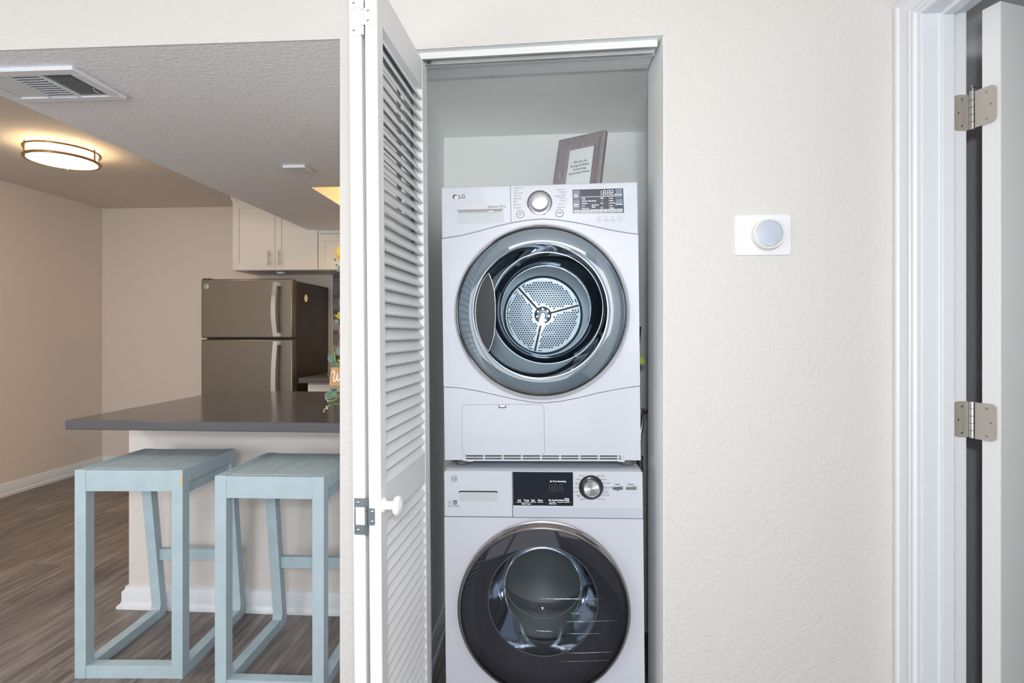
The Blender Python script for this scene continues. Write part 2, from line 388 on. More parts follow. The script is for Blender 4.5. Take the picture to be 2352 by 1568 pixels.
# ------------------------------------------------------------------ kitchen fittings
fx0, fx1, fy = -2.70, -1.96, 4.10
fr = thing('refrigerator', ((fx0+fx1)/2, fy, 0), 'slate top-freezer refrigerator with dark side against the kitchen back wall', 'refrigerator')
fw = (fx1-fx0)/2
obj('cabinet_body', B(-fw, fw, .075, .70, .03, 1.672), FSIDE, fr, bev=.004, label='dark textured body and side')
fd = obj('freezer_door', B(-fw, fw, 0, .07, 1.221, 1.684), SLATE, fr, bev=.010, seg=3)
ff = obj('fridge_door', B(-fw, fw, 0, .07, .06, 1.209), SLATE, fr, bev=.010, seg=3)
def fhandle(parent, z0, z1):
    pts = []
    for k in range(9):
        t = k/8; pts.append((fw-.115+.012*sin(pi*t)*-1, -.045-.012*sin(pi*t), z0+(z1-z0)*t))
    mb = MB()
    for p, q in zip(pts, pts[1:]):
        mb.hexa([Vector((p[0]-.018, p[1], p[2])), Vector((p[0]+.018, p[1], p[2])), Vector((p[0]+.014, p[1]+.012, p[2])), Vector((p[0]-.014, p[1]+.012, p[2])),
                 Vector((q[0]-.018, q[1], q[2])), Vector((q[0]+.018, q[1], q[2])), Vector((q[0]+.014, q[1]+.012, q[2])), Vector((q[0]-.014, q[1]+.012, q[2]))])
    mb.box(fw-.127, fw-.103, -.04, .003, z0, z0+.03).box(fw-.127, fw-.103, -.04, .003, z1-.03, z1)
    return obj('handle', mb, CHROME, parent, label='bright curved vertical handle')
fhandle(fd, 1.232, 1.655); fhandle(ff, .55, 1.197)
obj('hinge_cover', B(-fw+.005, -fw+.07, .01, .06, 1.684, 1.69), DARK, fr)
obj('badge', MB().lathe([(.0, -.004), (.014, -.004), (.019, -.003), (.021, 0), (.021, .004)], -fw+.045, 1.625, 24), SATIN, fd)
mb = MB(); mb.text('GE', -fw+.045, 1.618, .018, -.0045, 'CENTER'); obj('badge_monogram', mb, DGREY, fd)
obj('oval_sticker', MB().lathe([(0, fw+.0012), (.030, fw+.0012), (.030, fw)], .24, 1.545, 24, 'x'), PAPER, fr)
obj('foot', B(-fw+.03, fw-.03, .1, .6, 0, .03), DARK, fr)

def shaker(name, x0, x1, z0, z1, parent, fr_=.055, y=0):
    mb = MB().box(x0, x1, y-.012, y, z0, z1)
    mb.box(x0, x1, y-.02, y-.012, z0, z0+fr_).box(x0, x1, y-.02, y-.012, z1-fr_, z1)
    mb.box(x0, x0+fr_, y-.02, y-.012, z0+fr_, z1-fr_).box(x1-fr_, x1, y-.02, y-.012, z0+fr_, z1-fr_)
    return obj(name, mb, CAB, parent, bev=.001)
yc = 4.47
c1 = thing('wall_cabinet', (-2.28, yc, 1.792), 'white shaker wall cabinet with two doors above the slate refrigerator', 'cabinet')
obj('cabinet_body', B(-.372, .372, 0, .37, 0, .60), CAB, c1)
obj('crown_moulding', MB().prism([(0, .585), (-.012, .60), (-.022, .615), (-.022, .637), (.02, .637), (.02, .585)], -.385, .372, 'x'), CAB, c1)
for x0, x1, hx in ((-.370, -.0015, -.045), (.0015, .370, .045)):
    d = shaker('door', x0, x1, .003, .583, c1)
    mb = MB().tube([(hx, -.05, .035), (hx, -.05, .165)], .0055, 10).tube([(hx, -.05, .067), (hx, -.018, .067)], .004, 8).tube([(hx, -.05, .133), (hx, -.018, .133)], .004, 8)
    obj('handle', mb, NICKEL, d, label='brushed nickel bar handle')
c2 = thing('wall_cabinet', (-1.42, yc, 1.792), 'white shaker wall cabinet right of the refrigerator, half behind the yellow flowers', 'cabinet')
obj('cabinet_body', B(-.485, .48, 0, .37, 0, .318), CAB, c2)
obj('top_moulding', B(-.485, .48, -.024, .0, .305, .336), CAB, c2, bev=.002)
shaker('door', -.483, -.003, .003, .303, c2); shaker('door', .003, .48, .003, .303, c2)
o = thing('under_cabinet_light', (-2.30, 4.6, 1.785), 'small white puck light under the cabinet above the refrigerator', 'light')
obj('lens', MB().lathe([(.0, -.012), (.03, -.012), (.036, -.004), (.036, .006)], 0, 0, 24, 'z'), PAPER, o)
# backsplash: tiles one by one
bs = thing('backsplash', (-1.93, 4.841, .976), 'grey mosaic tile backsplash beside the refrigerator', 'backsplash')
obj('tile_edge_trim', B(-.012, 0, -.012, .0, -.06, .81), TRIM, bs)
obj('grout_bed', B(0, .93, -.006, 0, -.06, .81), mat('grout', (196, 192, 188), .8), bs)
TS = [mat('glass_tile_'+n_, c_, .15, coat=.6) for n_, c_ in (('charcoal', (96, 94, 100)), ('grey', (140, 138, 142)), ('pale', (186, 184, 184)), ('smoke', (116, 114, 120)))]
z = -.058; r_ = 0
while z < .78:
    x = .002 - (.05 if r_ % 2 else 0)
    while x < .90:
        x0 = max(x, .002); x1 = x+.098
        o = obj('tile', B(x0, x1, -.0105, -.006, z, z+.044), random.choice(TS), bs)
        x += .1
    z += .0465; r_ += 1
# back counter and its cabinet
kc = thing('kitchen_base_cabinet', (-1.2, 4.16, 0), 'white base cabinet with a drawer on the kitchen back wall', 'cabinet')
obj('cabinet_body', B(-.66, .9, 0, .67, .1, .872), CAB, kc)
d = obj('drawer', B(-.655, -.2, -.02, 0, .70, .855), CAB, kc, bev=.002)
d = obj('door', B(-.655, -.2, -.02, 0, .12, .69), CAB, kc, bev=.002)
obj('toe_kick', B(-.64, .9, .06, .6, 0, .1), DGREY, kc)
tag(obj('kitchen_countertop', B(-1.885, -.28, 4.04, 4.842, .874, .914), COUNT, bev=.004), 'dark countertop on the back wall just right of the refrigerator', 'countertop')

# ceiling fixtures
fl_ = thing('flush_ceiling_light', (-3.03, 3.23, HC), 'lit round flush ceiling light with two metal rings', 'light')
r0 = .183
obj('ceiling_pan', MB().lathe([(.0, 0), (r0-.01, 0), (r0-.01, -.012)], 0, 0, 48, 'z', cap=False), LAMPM, fl_)
obj('diffuser', MB().lathe([(r0-.008, -.005), (r0-.008, -.082), (r0-.02, -.092), (r0-.06, -.098), (0.001, -.102)], 0, 0, 64, 'z'), GLOW, fl_)
for zz in (-.028, -.084):
    obj('metal_ring', MB().lathe([(r0-.005, zz-.007), (r0+.011, zz-.007), (r0+.014, zz), (r0+.011, zz+.007), (r0-.005, zz+.007), (r0-.005, zz-.007)], 0, 0, 64, 'z'), LAMPM, fl_)
for k in range(3):
    a = 2.2+k*2*pi/3; obj('post', MB().tube([((r0+.009)*cos(a), (r0+.009)*sin(a), -.014), ((r0+.009)*cos(a), (r0+.009)*sin(a), -.096)], .006, 8), LAMPM, fl_)
# lamp in the kitchen light well
kw = thing('kitchen_tube_light', (-.55, 3.8, HC), 'warm light box inside the recessed kitchen ceiling well', 'light')
obj('diffuser', B(-.45, .2, -.3, .3, -.06, -.002), mat('warm_diffuser', (255, 220, 160), .5, emit=((255, 205, 125), 9.0)), kw)

v = thing('ceiling_vent', (-1.742, 1.785, 2.13), 'white louvered air vent in the dropped kitchen ceiling', 'vent')
vx, vy = .208, .116
mb = MB(); mb.box(-vx, vx, -vy, -vy+.034, -.014, 0).box(-vx, vx, vy-.034, vy, -.014, 0).box(-vx, -vx+.036, -vy+.034, vy-.034, -.014, 0).box(vx-.036, vx, -vy+.034, vy-.034, -.014, 0)
obj('frame', mb, TRIM, v, bev=.002)
obj('duct_back', B(-vx+.03, vx-.03, -vy+.03, vy-.03, -.003, -.0006), mat('duct_black', (14, 14, 15), .9), v, label='dark duct opening')
ix0, ix1 = -vx+.036, vx-.036; third = (ix1-ix0)/3
for k in (1, 2): obj('divider', B(ix0+third*k-.004, ix0+third*k+.004, -vy+.034, vy-.034, -.014, -.003), TRIM, v)
bl = MB().box(-.0007, .0007, -vy+.036, vy-.036, -.0042, .0042).mesh('vane'); bl.materials.append(TRIM)
for s_, tilt in ((0, 1.5), (2, -.95)):
    for k in range(9):
        o = obj('vane', bl, TRIM, v); o.location = (ix0+third*s_+.010+k*(third-.016)/8.5, 0, -.0085); o.rotation_euler = (0, tilt, 0)
bl2 = MB().box(-third/2+.008, third/2-.008, -.0007, .0007, -.0056, .0056).mesh('vane'); bl2.materials.append(TRIM)
for k in range(10):
    o = obj('vane', bl2, TRIM, v); o.location = (ix0+third*1.5, -vy+.042+k*.0165, -.0085); o.rotation_euler = (-.637, 0, 0)
obj('damper_lever', MB().tube([(ix1-.012, .02, -.004), (ix1-.008, .022, -.02), (ix1+.0, .03, -.026)], .003, 6), SATIN, v)

o = thing('ceiling_cover_plate', (-1.295, 2.774, 2.13), 'small white blank cover plate on the dropped ceiling', 'cover plate')
obj('plate', MB().box(-.06, .06, -.054, .054, -.016, 0), TRIM, o, bev=.004)
for sx in (-.045, .045): obj('screw', MB().lathe([(.0, -.0175), (.004, -.0175), (.004, -.015)], sx, 0, 10, 'z'), PAPER, o)

# ------------------------------------------------------------------ bifold door
ang = math.atan2(-.9984, -.0568); L_ = .412; T = .029
bd = thing('door_1', (-.334, 1.60, 0), 'white louvered bifold closet door folded open', kind='structure', rot=(.0085, 0, ang))
ZB, ZT = .02, 2.055
def panel(y1, nm):
    y0 = y1-T
    obj('stile', B(0, .05, y0, y1, ZB, ZT), DOORP, bd, bev=.002)
    obj('stile', B(.374, L_, y0, y1, ZB, ZT), DOORP, bd, bev=.002)
    for z0, z1, nmz in ((1.967, ZT, 'rail'), (.825, .912, 'rail'), (ZB, .125, 'rail')):
        obj('rail', B(.05, .374, y0+.001, y1-.001, z0, z1), DOORP, bd, bev=.0015)
    # louvers: lower edge swung towards the face
    pr = [(-.0205, .0030), (-.0205, -.0030), (.0205, -.0030), (.0205, .0030)]
    ca, sa = cos(R(53)), sin(R(53))
    pr = [((a*ca-b*sa), (-a*sa-b*ca)) for a, b in pr]
    sm = MB().prism(pr, .048, .376, 'x').mesh('slat'); sm.materials.append(DOORP)
    yc_ = (y0+y1)/2
    for za, zb in ((.912, 1.967), (.125, .825)):
        nsl = int(round((zb-za)/.0303))
        for k in range(nsl):
            o = obj('slat', sm, DOORP, bd); o.location = (0, yc_, za+(k+.5)*(zb-za)/nsl)
panel(0, 'a'); panel(-T-.008, 'b')
kn = obj('knob', MB().lathe([(.0, 0), (.017, 0), (.017, .004), (.010, .008), (.010, .020), (.014, .024), (.021, .028), (.023, .034), (.020, .040), (.010, .044), (.0001, .045)], L_-.016, .868, 32, 'y'), mat('white_porcelain', (245, 245, 244), .15, coat=.5), bd, label='round white knob')
def bhinge(z0, m, painted):
    hg = obj('hinge', MB().tube([(L_+.003, -T-.004, z0), (L_+.003, -T-.004, z0+.082)], .0034, 12), m, bd,
             label='painted-over white hinge' if painted else 'zinc hinge with a cut-out leaf')
    for zz in (z0+.02, z0+.055): obj('knuckle_gap', MB().lathe([(.0037, zz), (.0037, zz+.0008)], L_+.003, -T-.004, 12, 'z'), SEAM if painted else DARK, hg)
    # big leaf (left panel) with window cut-out, small leaf (right panel)
    yl0, yl1 = -2*T-.004, -T-.006
    mb = MB().box(L_+.0005, L_+.0022, yl0, yl1, z0, z0+.022).box(L_+.0005, L_+.0022, yl0, yl1, z0+.062, z0+.082).box(L_+.0005, L_+.0022, yl0, yl0+.003, z0+.022, z0+.062)
    obj('hinge_leaf', mb, m, hg, bev=.0006)
    mb = MB().prism(rrect(-T-.002, -T+.015, z0+.022, z0+.060, .003), L_+.0005, L_+.0022, 'x')
    obj('hinge_leaf', mb, m, hg)
    for yy, zz in ((yl0+.009, z0+.010), (yl0+.009, z0+.072), (-T+.009, z0+.030), (-T+.009, z0+.052)):
        obj('screw', MB().lathe([(.0, L_+.0032), (.0022, L_+.003), (.0034, L_+.0022)], yy, zz, 12, 'x'), SATIN, hg)
bhinge(.806, ZINC, False); bhinge(1.928, DOORP, True); bhinge(.12, ZINC, False)
# overhead track under the sloping head
def hz(X, Y):
    u = (X-LJ)/(RJ-LJ); v_ = (Y-YW)/(YB-YW)
    return (1-v_)*((1-u)*2.084+u*2.104)+v_*((1-u)*2.103+u*2.119)
tr = thing('closet_door_track', (0, 1.60, hz(0, 1.6)), 'white metal track for the bifold door under the closet head', 'door track')
M_ = Matrix.Rotation(-math.atan2(.018, .768), 4, 'Y')
mb = MB().box(-.42, .325, -.022, .022, -.004, 0, M_).box(-.42, .325, -.022, -.019, -.022, -.004, M_).box(-.42, .325, .019, .022, -.026, -.004, M_)
obj('channel', mb, mat('track_white', (240, 241, 240), .3, .1), tr)
obj('channel_lip', MB().box(-.42, .322, .010, .019, -.026, -.024, M_).box(-.42, .322, -.019, -.012, -.022, -.020, M_), SATIN, tr)
obj('roller', MB().lathe([(.0, -.030), (.007, -.030), (.007, -.010), (0, -.010)], -.345, .0, 16, 'z'), RUBBER, tr)

# ------------------------------------------------------------------ white door in the right doorway
d2 = thing('door_2', (1.107, 1.38, 0), 'white slab door standing open beyond the right doorway', kind='structure', rot=(0, 0, R(20)))
# local x runs along the face away from the hinge, local y is thickness
obj('door_slab', B(0, .76, 0, .041, .012, 2.066), DOORP, d2, bev=.0015)
def butt(z0, z1, ball):
    p = Vector((1.1, 1.447))
    hg = obj('hinge', MB().lathe([(.0, z0), (.0068, z0), (.0068, z1), (.0, z1)], 1.0885, 1.4415, 20, 'z'), SATIN, d2, label='satin nickel butt hinge')
    Minv = d2_inv
    hg.matrix_parent_inverse = Minv
    for k in range(1, 5):
        zz = z0+(z1-z0)*k/5; obj('knuckle_gap', MB().lathe([(.0072, zz), (.0072, zz+.001)], 1.0885, 1.4415, 20, 'z'), DARK, hg)
    if ball:
        obj('finial', MB().lathe([(.0, z1+.020), (.006, z1+.018), (.0062, z1+.016), (.0025, z1+.013), (.0025, z1+.009), (.007, z1+.006), (.0072, z1)], 1.0885, 1.4415, 20, 'z'), SATIN, hg)
    # jamb leaf on the Y=1.453 face
    obj('hinge_leaf', MB().prism(rrect(1.047, 1.089, z0, z1, .012), 1.4475, 1.4498), NICKEL, hg)
    for xx, zz in ((1.066, z0+.012), (1.058, (z0+z1)/2), (1.066, z1-.012)):
        obj('screw', MB().lathe([(.0, 1.4460), (.0026, 1.4462), (.0040, 1.4475)], xx, zz, 14, 'y'), CHROME, hg)
        obj('screw_slot', MB().box(xx-.002, xx+.002, 1.4454, 1.4459, zz-.0004, zz+.0004).box(xx-.0004, xx+.0004, 1.4454, 1.4459, zz-.002, zz+.002), DARK, hg)
    # door leaf on the door edge: line from barrel to the near corner of the edge
    a = Vector((1.1058, 1.3795)); b = a+Vector((-.342, .94))*.064; dr = (a-b); ln = dr.length; dr.normalize(); nn = Vector((dr.y, -dr.x))
    if nn.x > 0: nn = -nn
    Ml = Matrix(((dr.x, nn.x, 0, b.x-.003), (dr.y, nn.y, 0, b.y), (0, 0, 1, 0), (0, 0, 0, 1)))
    pts = rrect(.0, ln-.006, z0, z1, .012); pts = [((0, p[1]) if p[0] < .012 else p) for p in pts]
    pts2 = [(0, z1)]+[p for p in rrect(.0, ln-.006, z0, z1, .012) if p[0] > .013]
    rr = rrect(0, ln-.006, z0, z1, .012); rr = rr[:6]+[(.012, z1), (.012, z0)]+rr[18:]
    obj('hinge_leaf', MB().prism(rr, -.0008, .0014, 'y', Ml), NICKEL, hg)
    for uu, zz in ((ln-.026, z0+.012), (ln-.017, (z0+z1)/2), (ln-.026, z1-.012)):
        q = MB().lathe([(.0, .0032), (.0026, .003), (.0040, .0014)], uu, zz, 14, 'y'); q.v = [tuple(Ml @ Vector(v_)) for v_ in q.v]
        obj('screw', q, CHROME, hg)
        obj('screw_slot', MB().box(uu-.002, uu+.002, .0031, .0036, zz-.0004, zz+.0004, Ml).box(uu-.0004, uu+.0004, .0031, .0036, zz-.002, zz+.002, Ml), DARK, hg)
d2_inv = (Matrix.Translation(d2.location) @ Matrix.Rotation(R(20), 4, 'Z')).inverted()
butt(1.776, 1.868, True); butt(.992, 1.084, False)

# ------------------------------------------------------------------ thermostat
th = thing('thermostat', (.609, YW, 1.532), 'round white thermostat on a white rectangular wall plate', 'thermostat')
obj('wall_plate', MB().prism(rrect(-.0765, .0765, -.0565, .0565, .007), -.005, 0), mat('plate_white', (234, 236, 240), .35), th, bev=.0015)
obj('body_ring', MB().lathe([(.043, -.005), (.0425, -.022), (.041, -.0265), (.0385, -.028), (.0365, -.0268)], .010, .0, 64), mat('ring_white', (232, 232, 229), .3), th)
obj('display_face', MB().lathe([(.0001, -.0272), (.033, -.0268), (.0366, -.0255)], .010, .0, 64), mat('pale_blue_face', (192, 202, 216), .3), th)
obj('button', MB().prism(rrect(.001, .019, -.0325, -.0265, .0028), -.0292, -.026), APPL2, th)

# ------------------------------------------------------------------ appliances
def holed(poly, cx, cz, r, y0, y1, N=120, yf=None):
    angs = sorted(set([2*pi*k/N for k in range(N)]+[math.atan2(p[1]-cz, p[0]-cx) % (2*pi) for p in poly]))
    def hit(t):
        d = (cos(t), sin(t)); best = None
        for (ax, az), (bx, bz) in zip(poly, poly[1:]+poly[:1]):
            ex, ez = bx-ax, bz-az; det = d[0]*(-ez)+ex*d[1]
            if abs(det) < 1e-12: continue
            s_ = ((ax-cx)*(-ez)+ex*(az-cz))/det; u = (d[0]*(az-cz)-d[1]*(ax-cx))/det
            if s_ > 0 and -1e-6 <= u <= 1+1e-6 and (best is None or s_ < best): best = s_
        return (cx+d[0]*best, cz+d[1]*best)
    inn = [(cx+r*cos(t), cz+r*sin(t)) for t in angs]; out = [hit(t) for t in angs]; n = len(angs); vs = []
    for ring, y in ((inn, y0), (out, y0), (out, y1), (inn, y1)): vs += [(p[0], y, p[1]) for p in ring]
    fs = []
    for k in range(n):
        j = (k+1) % n
        for a, b in ((0, 1), (1, 2), (2, 3), (3, 0)): fs.append((a*n+k, a*n+j, b*n+j, b*n+k))
    return MB().add(vs, fs)
def drum(parent, cx, cz, r_open, r_in, y0, y1, m):
    return obj('drum', MB().lathe([(r_open, y0-.03), (r_open, y0), (r_in, y0+.006), (r_in, y1-.03), (r_in-.02, y1), (.001, y1+.001)], cx, cz, 96), m, parent)

# dryer -------------------------------------------------------------
YD = 1.64; TD = .0125
DX, DZ = -.0075, .8725
dr = thing('dryer', (DX, YD, DZ), 'white condenser dryer stacked on top of the washer', 'dryer', (0, -TD, 0))
def dl(px, py, dy=0):
    p = at(px, py, Y=YD+dy)-Vector((DX, YD+dy, DZ)); c, s = cos(-TD), sin(-TD)
    return (p.x*c-p.z*s, p.x*s+p.z*c)          # inverse of rotation about Y
W2, HD = .2975, .836
topc = [dl(*p) for p in ((1060, 541), (1100, 531), (1140, 520), (1175, 512), (1210, 506), (1245, 503), (1280, 505), (1320, 511), (1360, 519), (1400, 528), (1440, 535))]
botc = [dl(*p) for p in ((1060, 891), (1100, 898), (1140, 907), (1180, 916), (1220, 923), (1250, 925), (1290, 921), (1330, 913), (1370, 903), (1410, 895), (1440, 890))]
tl, tr_ = dl(1018, 548)[1], dl(1471, 538)[1]; bl_, br = dl(1020, 888)[1], dl(1472, 886)[1]
topc = [(-W2, tl)]+topc+[(W2, tr_)]; botc = [(-W2, bl_)]+botc+[(W2, br)]
g = .0008
shell = MB().box(-W2+.001, -W2+.006, .03, .60, 0, HD-.004).box(W2-.006, W2-.001, .03, .60, 0, HD-.004).box(-W2+.006, W2-.006, .03, .60, HD-.010, HD-.004).box(-W2+.006, W2-.006, .03, .6, 0, .006).box(-W2+.006, W2-.006, .592, .6, .006, HD-.01)
obj('cabinet_shell', shell, APPL, dr, bev=.002)
obj('seam_backing', MB().box(-W2+.001, W2-.001, .014, .03, tr_-.02, HD-.01).box(-W2+.001, W2-.001, .014, .03, .005, bl_+.02).box(-W2+.001, -.24, .014, .03, .1, .75).box(.24, W2-.001, .014, .03, .1, .75), SEAM, dr)
con = obj('control_console', MB().prism([(-W2, HD), (W2, HD)]+[(x, z+g) for x, z in topc[::-1]], 0, .034), APPL, dr, bev=.0025)
mid = [(x, z-g) for x, z in topc]+[(x, z+g) for x, z in botc[::-1]]
cxd, czd = dl(1243.5, 716)
obj('front_panel', holed(mid, cxd, czd, .236, 0, .02), APPL, dr)
low = obj('lower_panel', MB().prism([(x, z-g) for x, z in botc]+[(W2, 0), (-W2, 0)], 0, .034), APPL, dr, bev=.0015)
# seam between detergent-style drawer and the dial area
sx = dl(1173, 470)[0]
obj('console_seam', B(sx-.0007, sx+.0007, -.0006, .002, dl(1173, 511)[1], HD-.001), PRINT, con)
# water drawer handle: recess with a chrome lip
x0, z1 = dl(1050, 486); x1, _ = dl(1157, 480); z0 = dl(1100, 512)[1]
tk = obj('drawer_handle', MB().prism(rrect(x0, x1, z0, z1, .007), -.0008, .001), mat('recess_white', (192, 198, 206), .4), con)
zt = dl(1100, 484)[1]
vs = [(x0, -.001, zt+.004), (x1, -.001, zt+.004), (x1-.010, -.001, zt-.0045), (x0+.010, -.001, zt-.0045)]
pr = [Vector(p) for p in vs]+[Vector((p[0], -.007 if i > 1 else -.004, p[2])) for i, p in enumerate(vs)]
obj('chrome_lip', MB().hexa(pr), CHROME, tk, bev=.0008)
# logo and wording
mb = MB(); lx, lz = dl(1045, 452)
mb.text('LG', lx+.0105, lz-.0052, .0175, -.0004, bold=.0003); p_ = dl(1121, 477); mb.text('Sensor Dry', p_[0], p_[1]-.001, .0118, -.0004, rot=.02)
obj('lettering', mb, PRINT, con)
lg = obj('logo_disc', MB().lathe([(.0001, -.0022), (.006, -.0018), (.0076, -.001), (.0078, 0)], lx, lz, 28), SATIN, con)
mb = MB().lathe([(.0046, -.0026), (.0056, -.0026)], lx, lz, 24, a0=.1, a1=4.9).box(lx-.0006, lx+.0004, -.0028, -.0022, lz-.003, lz+.003).box(lx-.0006, lx+.0022, -.0028, -.0022, lz-.0032, lz-.0023)
mb.lathe([(.0001, -.0027), (.0009, -.0027)], lx-.0025, lz+.002, 8); obj('logo_face_marks', mb, DGREY, lg)
mb = MB()
for i, t in enumerate(('SENSOR DRY', 'Cotton', 'Mixed Fabrics', 'Easy Care', 'Bulky Items', 'Jeans', 'Soft Care', 'Quick Dry')):
    a = dl(1181.5, (433.5, 438.8, 444.5, 450.5, 457.3, 464, 471, 478.3)[i]); mb.text(t, a[0], a[1], .0048, -.0004)
for i, t in enumerate(('Sports Wear', 'Delicates', 'Wool', 'MANUAL DRY', 'Rack Dry', 'Cool Air', 'Warm Air', 'Downloaded')):
    a = dl(1298, (436, 441.5, 447, 451, 455.8, 462, 469, 476)[i]); mb.text(t, a[0], a[1], .0048, -.0004, 'RIGHT')
for xa in (1180, 1300.5):
    a = dl(xa, 437); b = dl(xa, 478 if xa < 1200 else 446); mb.box(a[0]-.0003, a[0]+.0003, -.0005, 0, b[1], a[1])
a = dl(1300.5, 453); b = dl(1300.5, 468); mb.box(a[0]-.0003, a[0]+.0003, -.0005, 0, b[1], a[1])
obj('programme_lettering', mb, PRINT, con)
mb = MB()
for i in range(6):
    a = dl(1204, 439+i*6.4); b = dl(1211, 439+i*6.4); mb.box(a[0], b[0], -.0004, 0, a[1]-.00015, a[1]+.00015)
    a = dl(1270, 438+i*6); b = dl(1279, 438+i*6); mb.box(a[0], b[0], -.0004, 0, a[1]-.00015, a[1]+.00015)
for i, (t1, t2) in enumerate((('Sensor', 'Dry'), ('Gentle', 'Care'), ('Speed', 'Dry'), ('Turbo', 'Dry'))):
    px = 1376.5+i*15.8; a = dl(px, 506.5); mb.text(t1, a[0], a[1]+.0014, .0044, -.0004, 'CENTER'); mb.text(t2, a[0], a[1]-.0028, .0044, -.0004, 'CENTER')
    q = dl(px, 498); mb.lathe([(.0032, -.0005), (.0039, -.0005)], q[0], q[1], 16); mb.box(q[0]-.0015, q[0]+.0015, -.0006, 0, q[1]-.0004, q[1]+.0004)
for i in range(5):
    a = dl(1368.8+i*15.8, 493); b = dl(1368.8+i*15.8, 508); mb.box(a[0]-.0002, a[0]+.0002, -.0004, 0, b[1], a[1])
a = dl(1440, 457); mb.lathe([(.0033, -.0005), (.004, -.0005)], a[0], a[1], 16, a0=-1, a1=4.2); mb.box(a[0]-.003, a[0]+.003, -.0005, 0, a[1]-.0075, a[1]-.0069)
a = dl(1430, 433); mb.text('Direct drive, sensing dryer', a[0], a[1], .0032, -.0004, 'RIGHT')
a = dl(1181, 499); mb.lathe([(.0030, -.0005), (.0036, -.0005)], a[0], a[1], 14); mb.box(a[0]-.004, a[0]+.004, -.0005, 0, a[1]-.0065, a[1]-.006)
obj('icon_print', mb, PRINTL, con)
# dial
kx, kz = dl(1239.5, 466)
kb = obj('dial_ring', MB().lathe([(.0385, 0), (.0385, -.0012), (.0368, -.0016), (.0364, -.001)], kx, kz, 64), CHROME, con)
obj('dial_base', MB().lathe([(.0364, -.001), (.030, -.0022), (.027, -.002)], kx, kz, 64), mat('dial_base_grey', (132, 134, 142), .3, .5), kb)
obj('dial_shadow_gap', MB().lathe([(.0372, -.0017), (.0358, -.0022)], kx, kz, 64), DARK, kb)
mb = MB()
for k in range(16):
    t = 2*pi*k/16; q = Vector((cos(t), 0, sin(t))); r1 = Vector((-sin(t), 0, cos(t)))*.0006
    c_ = Vector((kx, -.0026, kz)); mb.add([c_+q*.0295+r1, c_+q*.0295-r1, c_+q*.034-r1, c_+q*.034+r1], [(0, 1, 2, 3)])
obj('dial_ticks', mb, PRINTL, kb)
kd = obj('dial_knob', MB().lathe([(.0275, -.002), (.0275, -.006), (.0262, -.0065), (.0262, -.024), (.0248, -.0268), (.021, -.0278), (.0001, -.0282)], kx, kz, 64), SATIN, con, label='polished silver dial')
obj('knob_band', MB().lathe([(.0279, -.004), (.0279, -.0055)], kx, kz, 64), DARK, kd)
obj('pointer', B(kx-.0006, kx+.0006, -.0285, -.0272, kz-.023, kz-.018), PRINTW, kd)
for px, py, ic in ((1195, 492, 'p'), (1285, 489.5, 'g')):
    bx, bz = dl(px, py)
    bt = obj('button', MB().lathe([(.0135, .0), (.0135, -.0012), (.0118, -.0018), (.0112, -.001), (.0105, -.003), (.0001, -.0034)], bx, bz, 36), APPL, con)
    obj('button_rim', MB().lathe([(.0108, -.0022), (.0112, -.0026), (.0116, -.0022)], bx, bz, 36), DGREY, bt)
    mb = MB()
    if ic == 'p': mb.lathe([(.0036, -.0040), (.0045, -.0040)], bx, bz, 24).box(bx-.0004, bx+.0004, -.0042, -.0034, bz-.002, bz+.002)
    else: mb.add([(bx-.0045, -.004, bz-.003), (bx-.0045, -.004, bz+.003), (bx, -.004, bz)], [(0, 1, 2)]).box(bx+.0012, bx+.0022, -.0042, -.0034, bz-.003, bz+.003).box(bx+.0034, bx+.0044, -.0042, -.0034, bz-.003, bz+.003)
    obj('button_icon', mb, DGREY, bt)
# display
(ax, az), (bx, bz) = dl(1315, 435.5), dl(1432, 488)
dp = obj('display', MB().prism([(ax, az), (bx, az-.0005), (bx+.0012, bz-.0008), (ax+.0006, bz+.001)], -.0008, .001), DISPL, con)
wd_, hd_ = bx-ax, az-bz
def dd(u, v_): return (ax+u*wd_, az-v_*hd_)
for u0, u1, v0, v1 in ((.015, .14, .03, .38), (.015, .14, .41, .80), (.85, .98, .03, .38), (.85, .985, .43, .68)):
    p = dd(u0, v1); q = dd(u1, v0); obj('touch_key', B(p[0], q[0], -.0011, -.0007, p[1], q[1]), KEYS, dp)
mb = MB()
for k in range(6):
    u0 = (.015, .155, .335, .515, .695, .865)[k]; u1 = (.15, .33, .51, .69, .86, .985)[k]; p = dd(u0, .985); q = dd(u1, .84); mb.box(p[0], q[0]-.0004, -.0011, -.0007, p[1], q[1])
obj('label_strip', mb, mat('label_strip_silver', (196, 198, 206), .4), dp)
mb = MB()
def tx(t, u, v_, s=.0050, al='LEFT'):
    p = dd(u, v_); mb.text(t, p[0], p[1], s, -.0012, al, bold=.0001)
for t, u, v_ in (('High', .19, .41), ('Medium High', .19, .51), ('Medium', .19, .61), ('Low', .19, .71), ('Ultra Low', .19, .81), ('Gentle', .375, .51), ('Damp Dry', .375, .68), ('Signal', .375, .76),
                 ('High', .55, .41), ('Low', .55, .61), ('Off', .55, .81), ('Very', .735, .42), ('More', .735, .52), ('Normal', .735, .62), ('Less', .735, .72), ('Damp', .735, .82),
                 ('Time', .025, .24), ('Delay', .025, .31), ('Reduce', .025, .63), ('Static', .025, .70)): tx(t, u, v_)
tx('More Time', .975, .28, .005, 'RIGHT'); tx('Less Time', .98, .68, .005, 'RIGHT')
for v_ in (.41, .51, .61, .71, .81): tx('|', .172, v_, .005); tx('|', .715, v_+.005, .005)
p = dd(.155, .325); q = dd(.85, .312); mb.box(p[0], q[0], -.0012, -.0008, p[1], q[1])
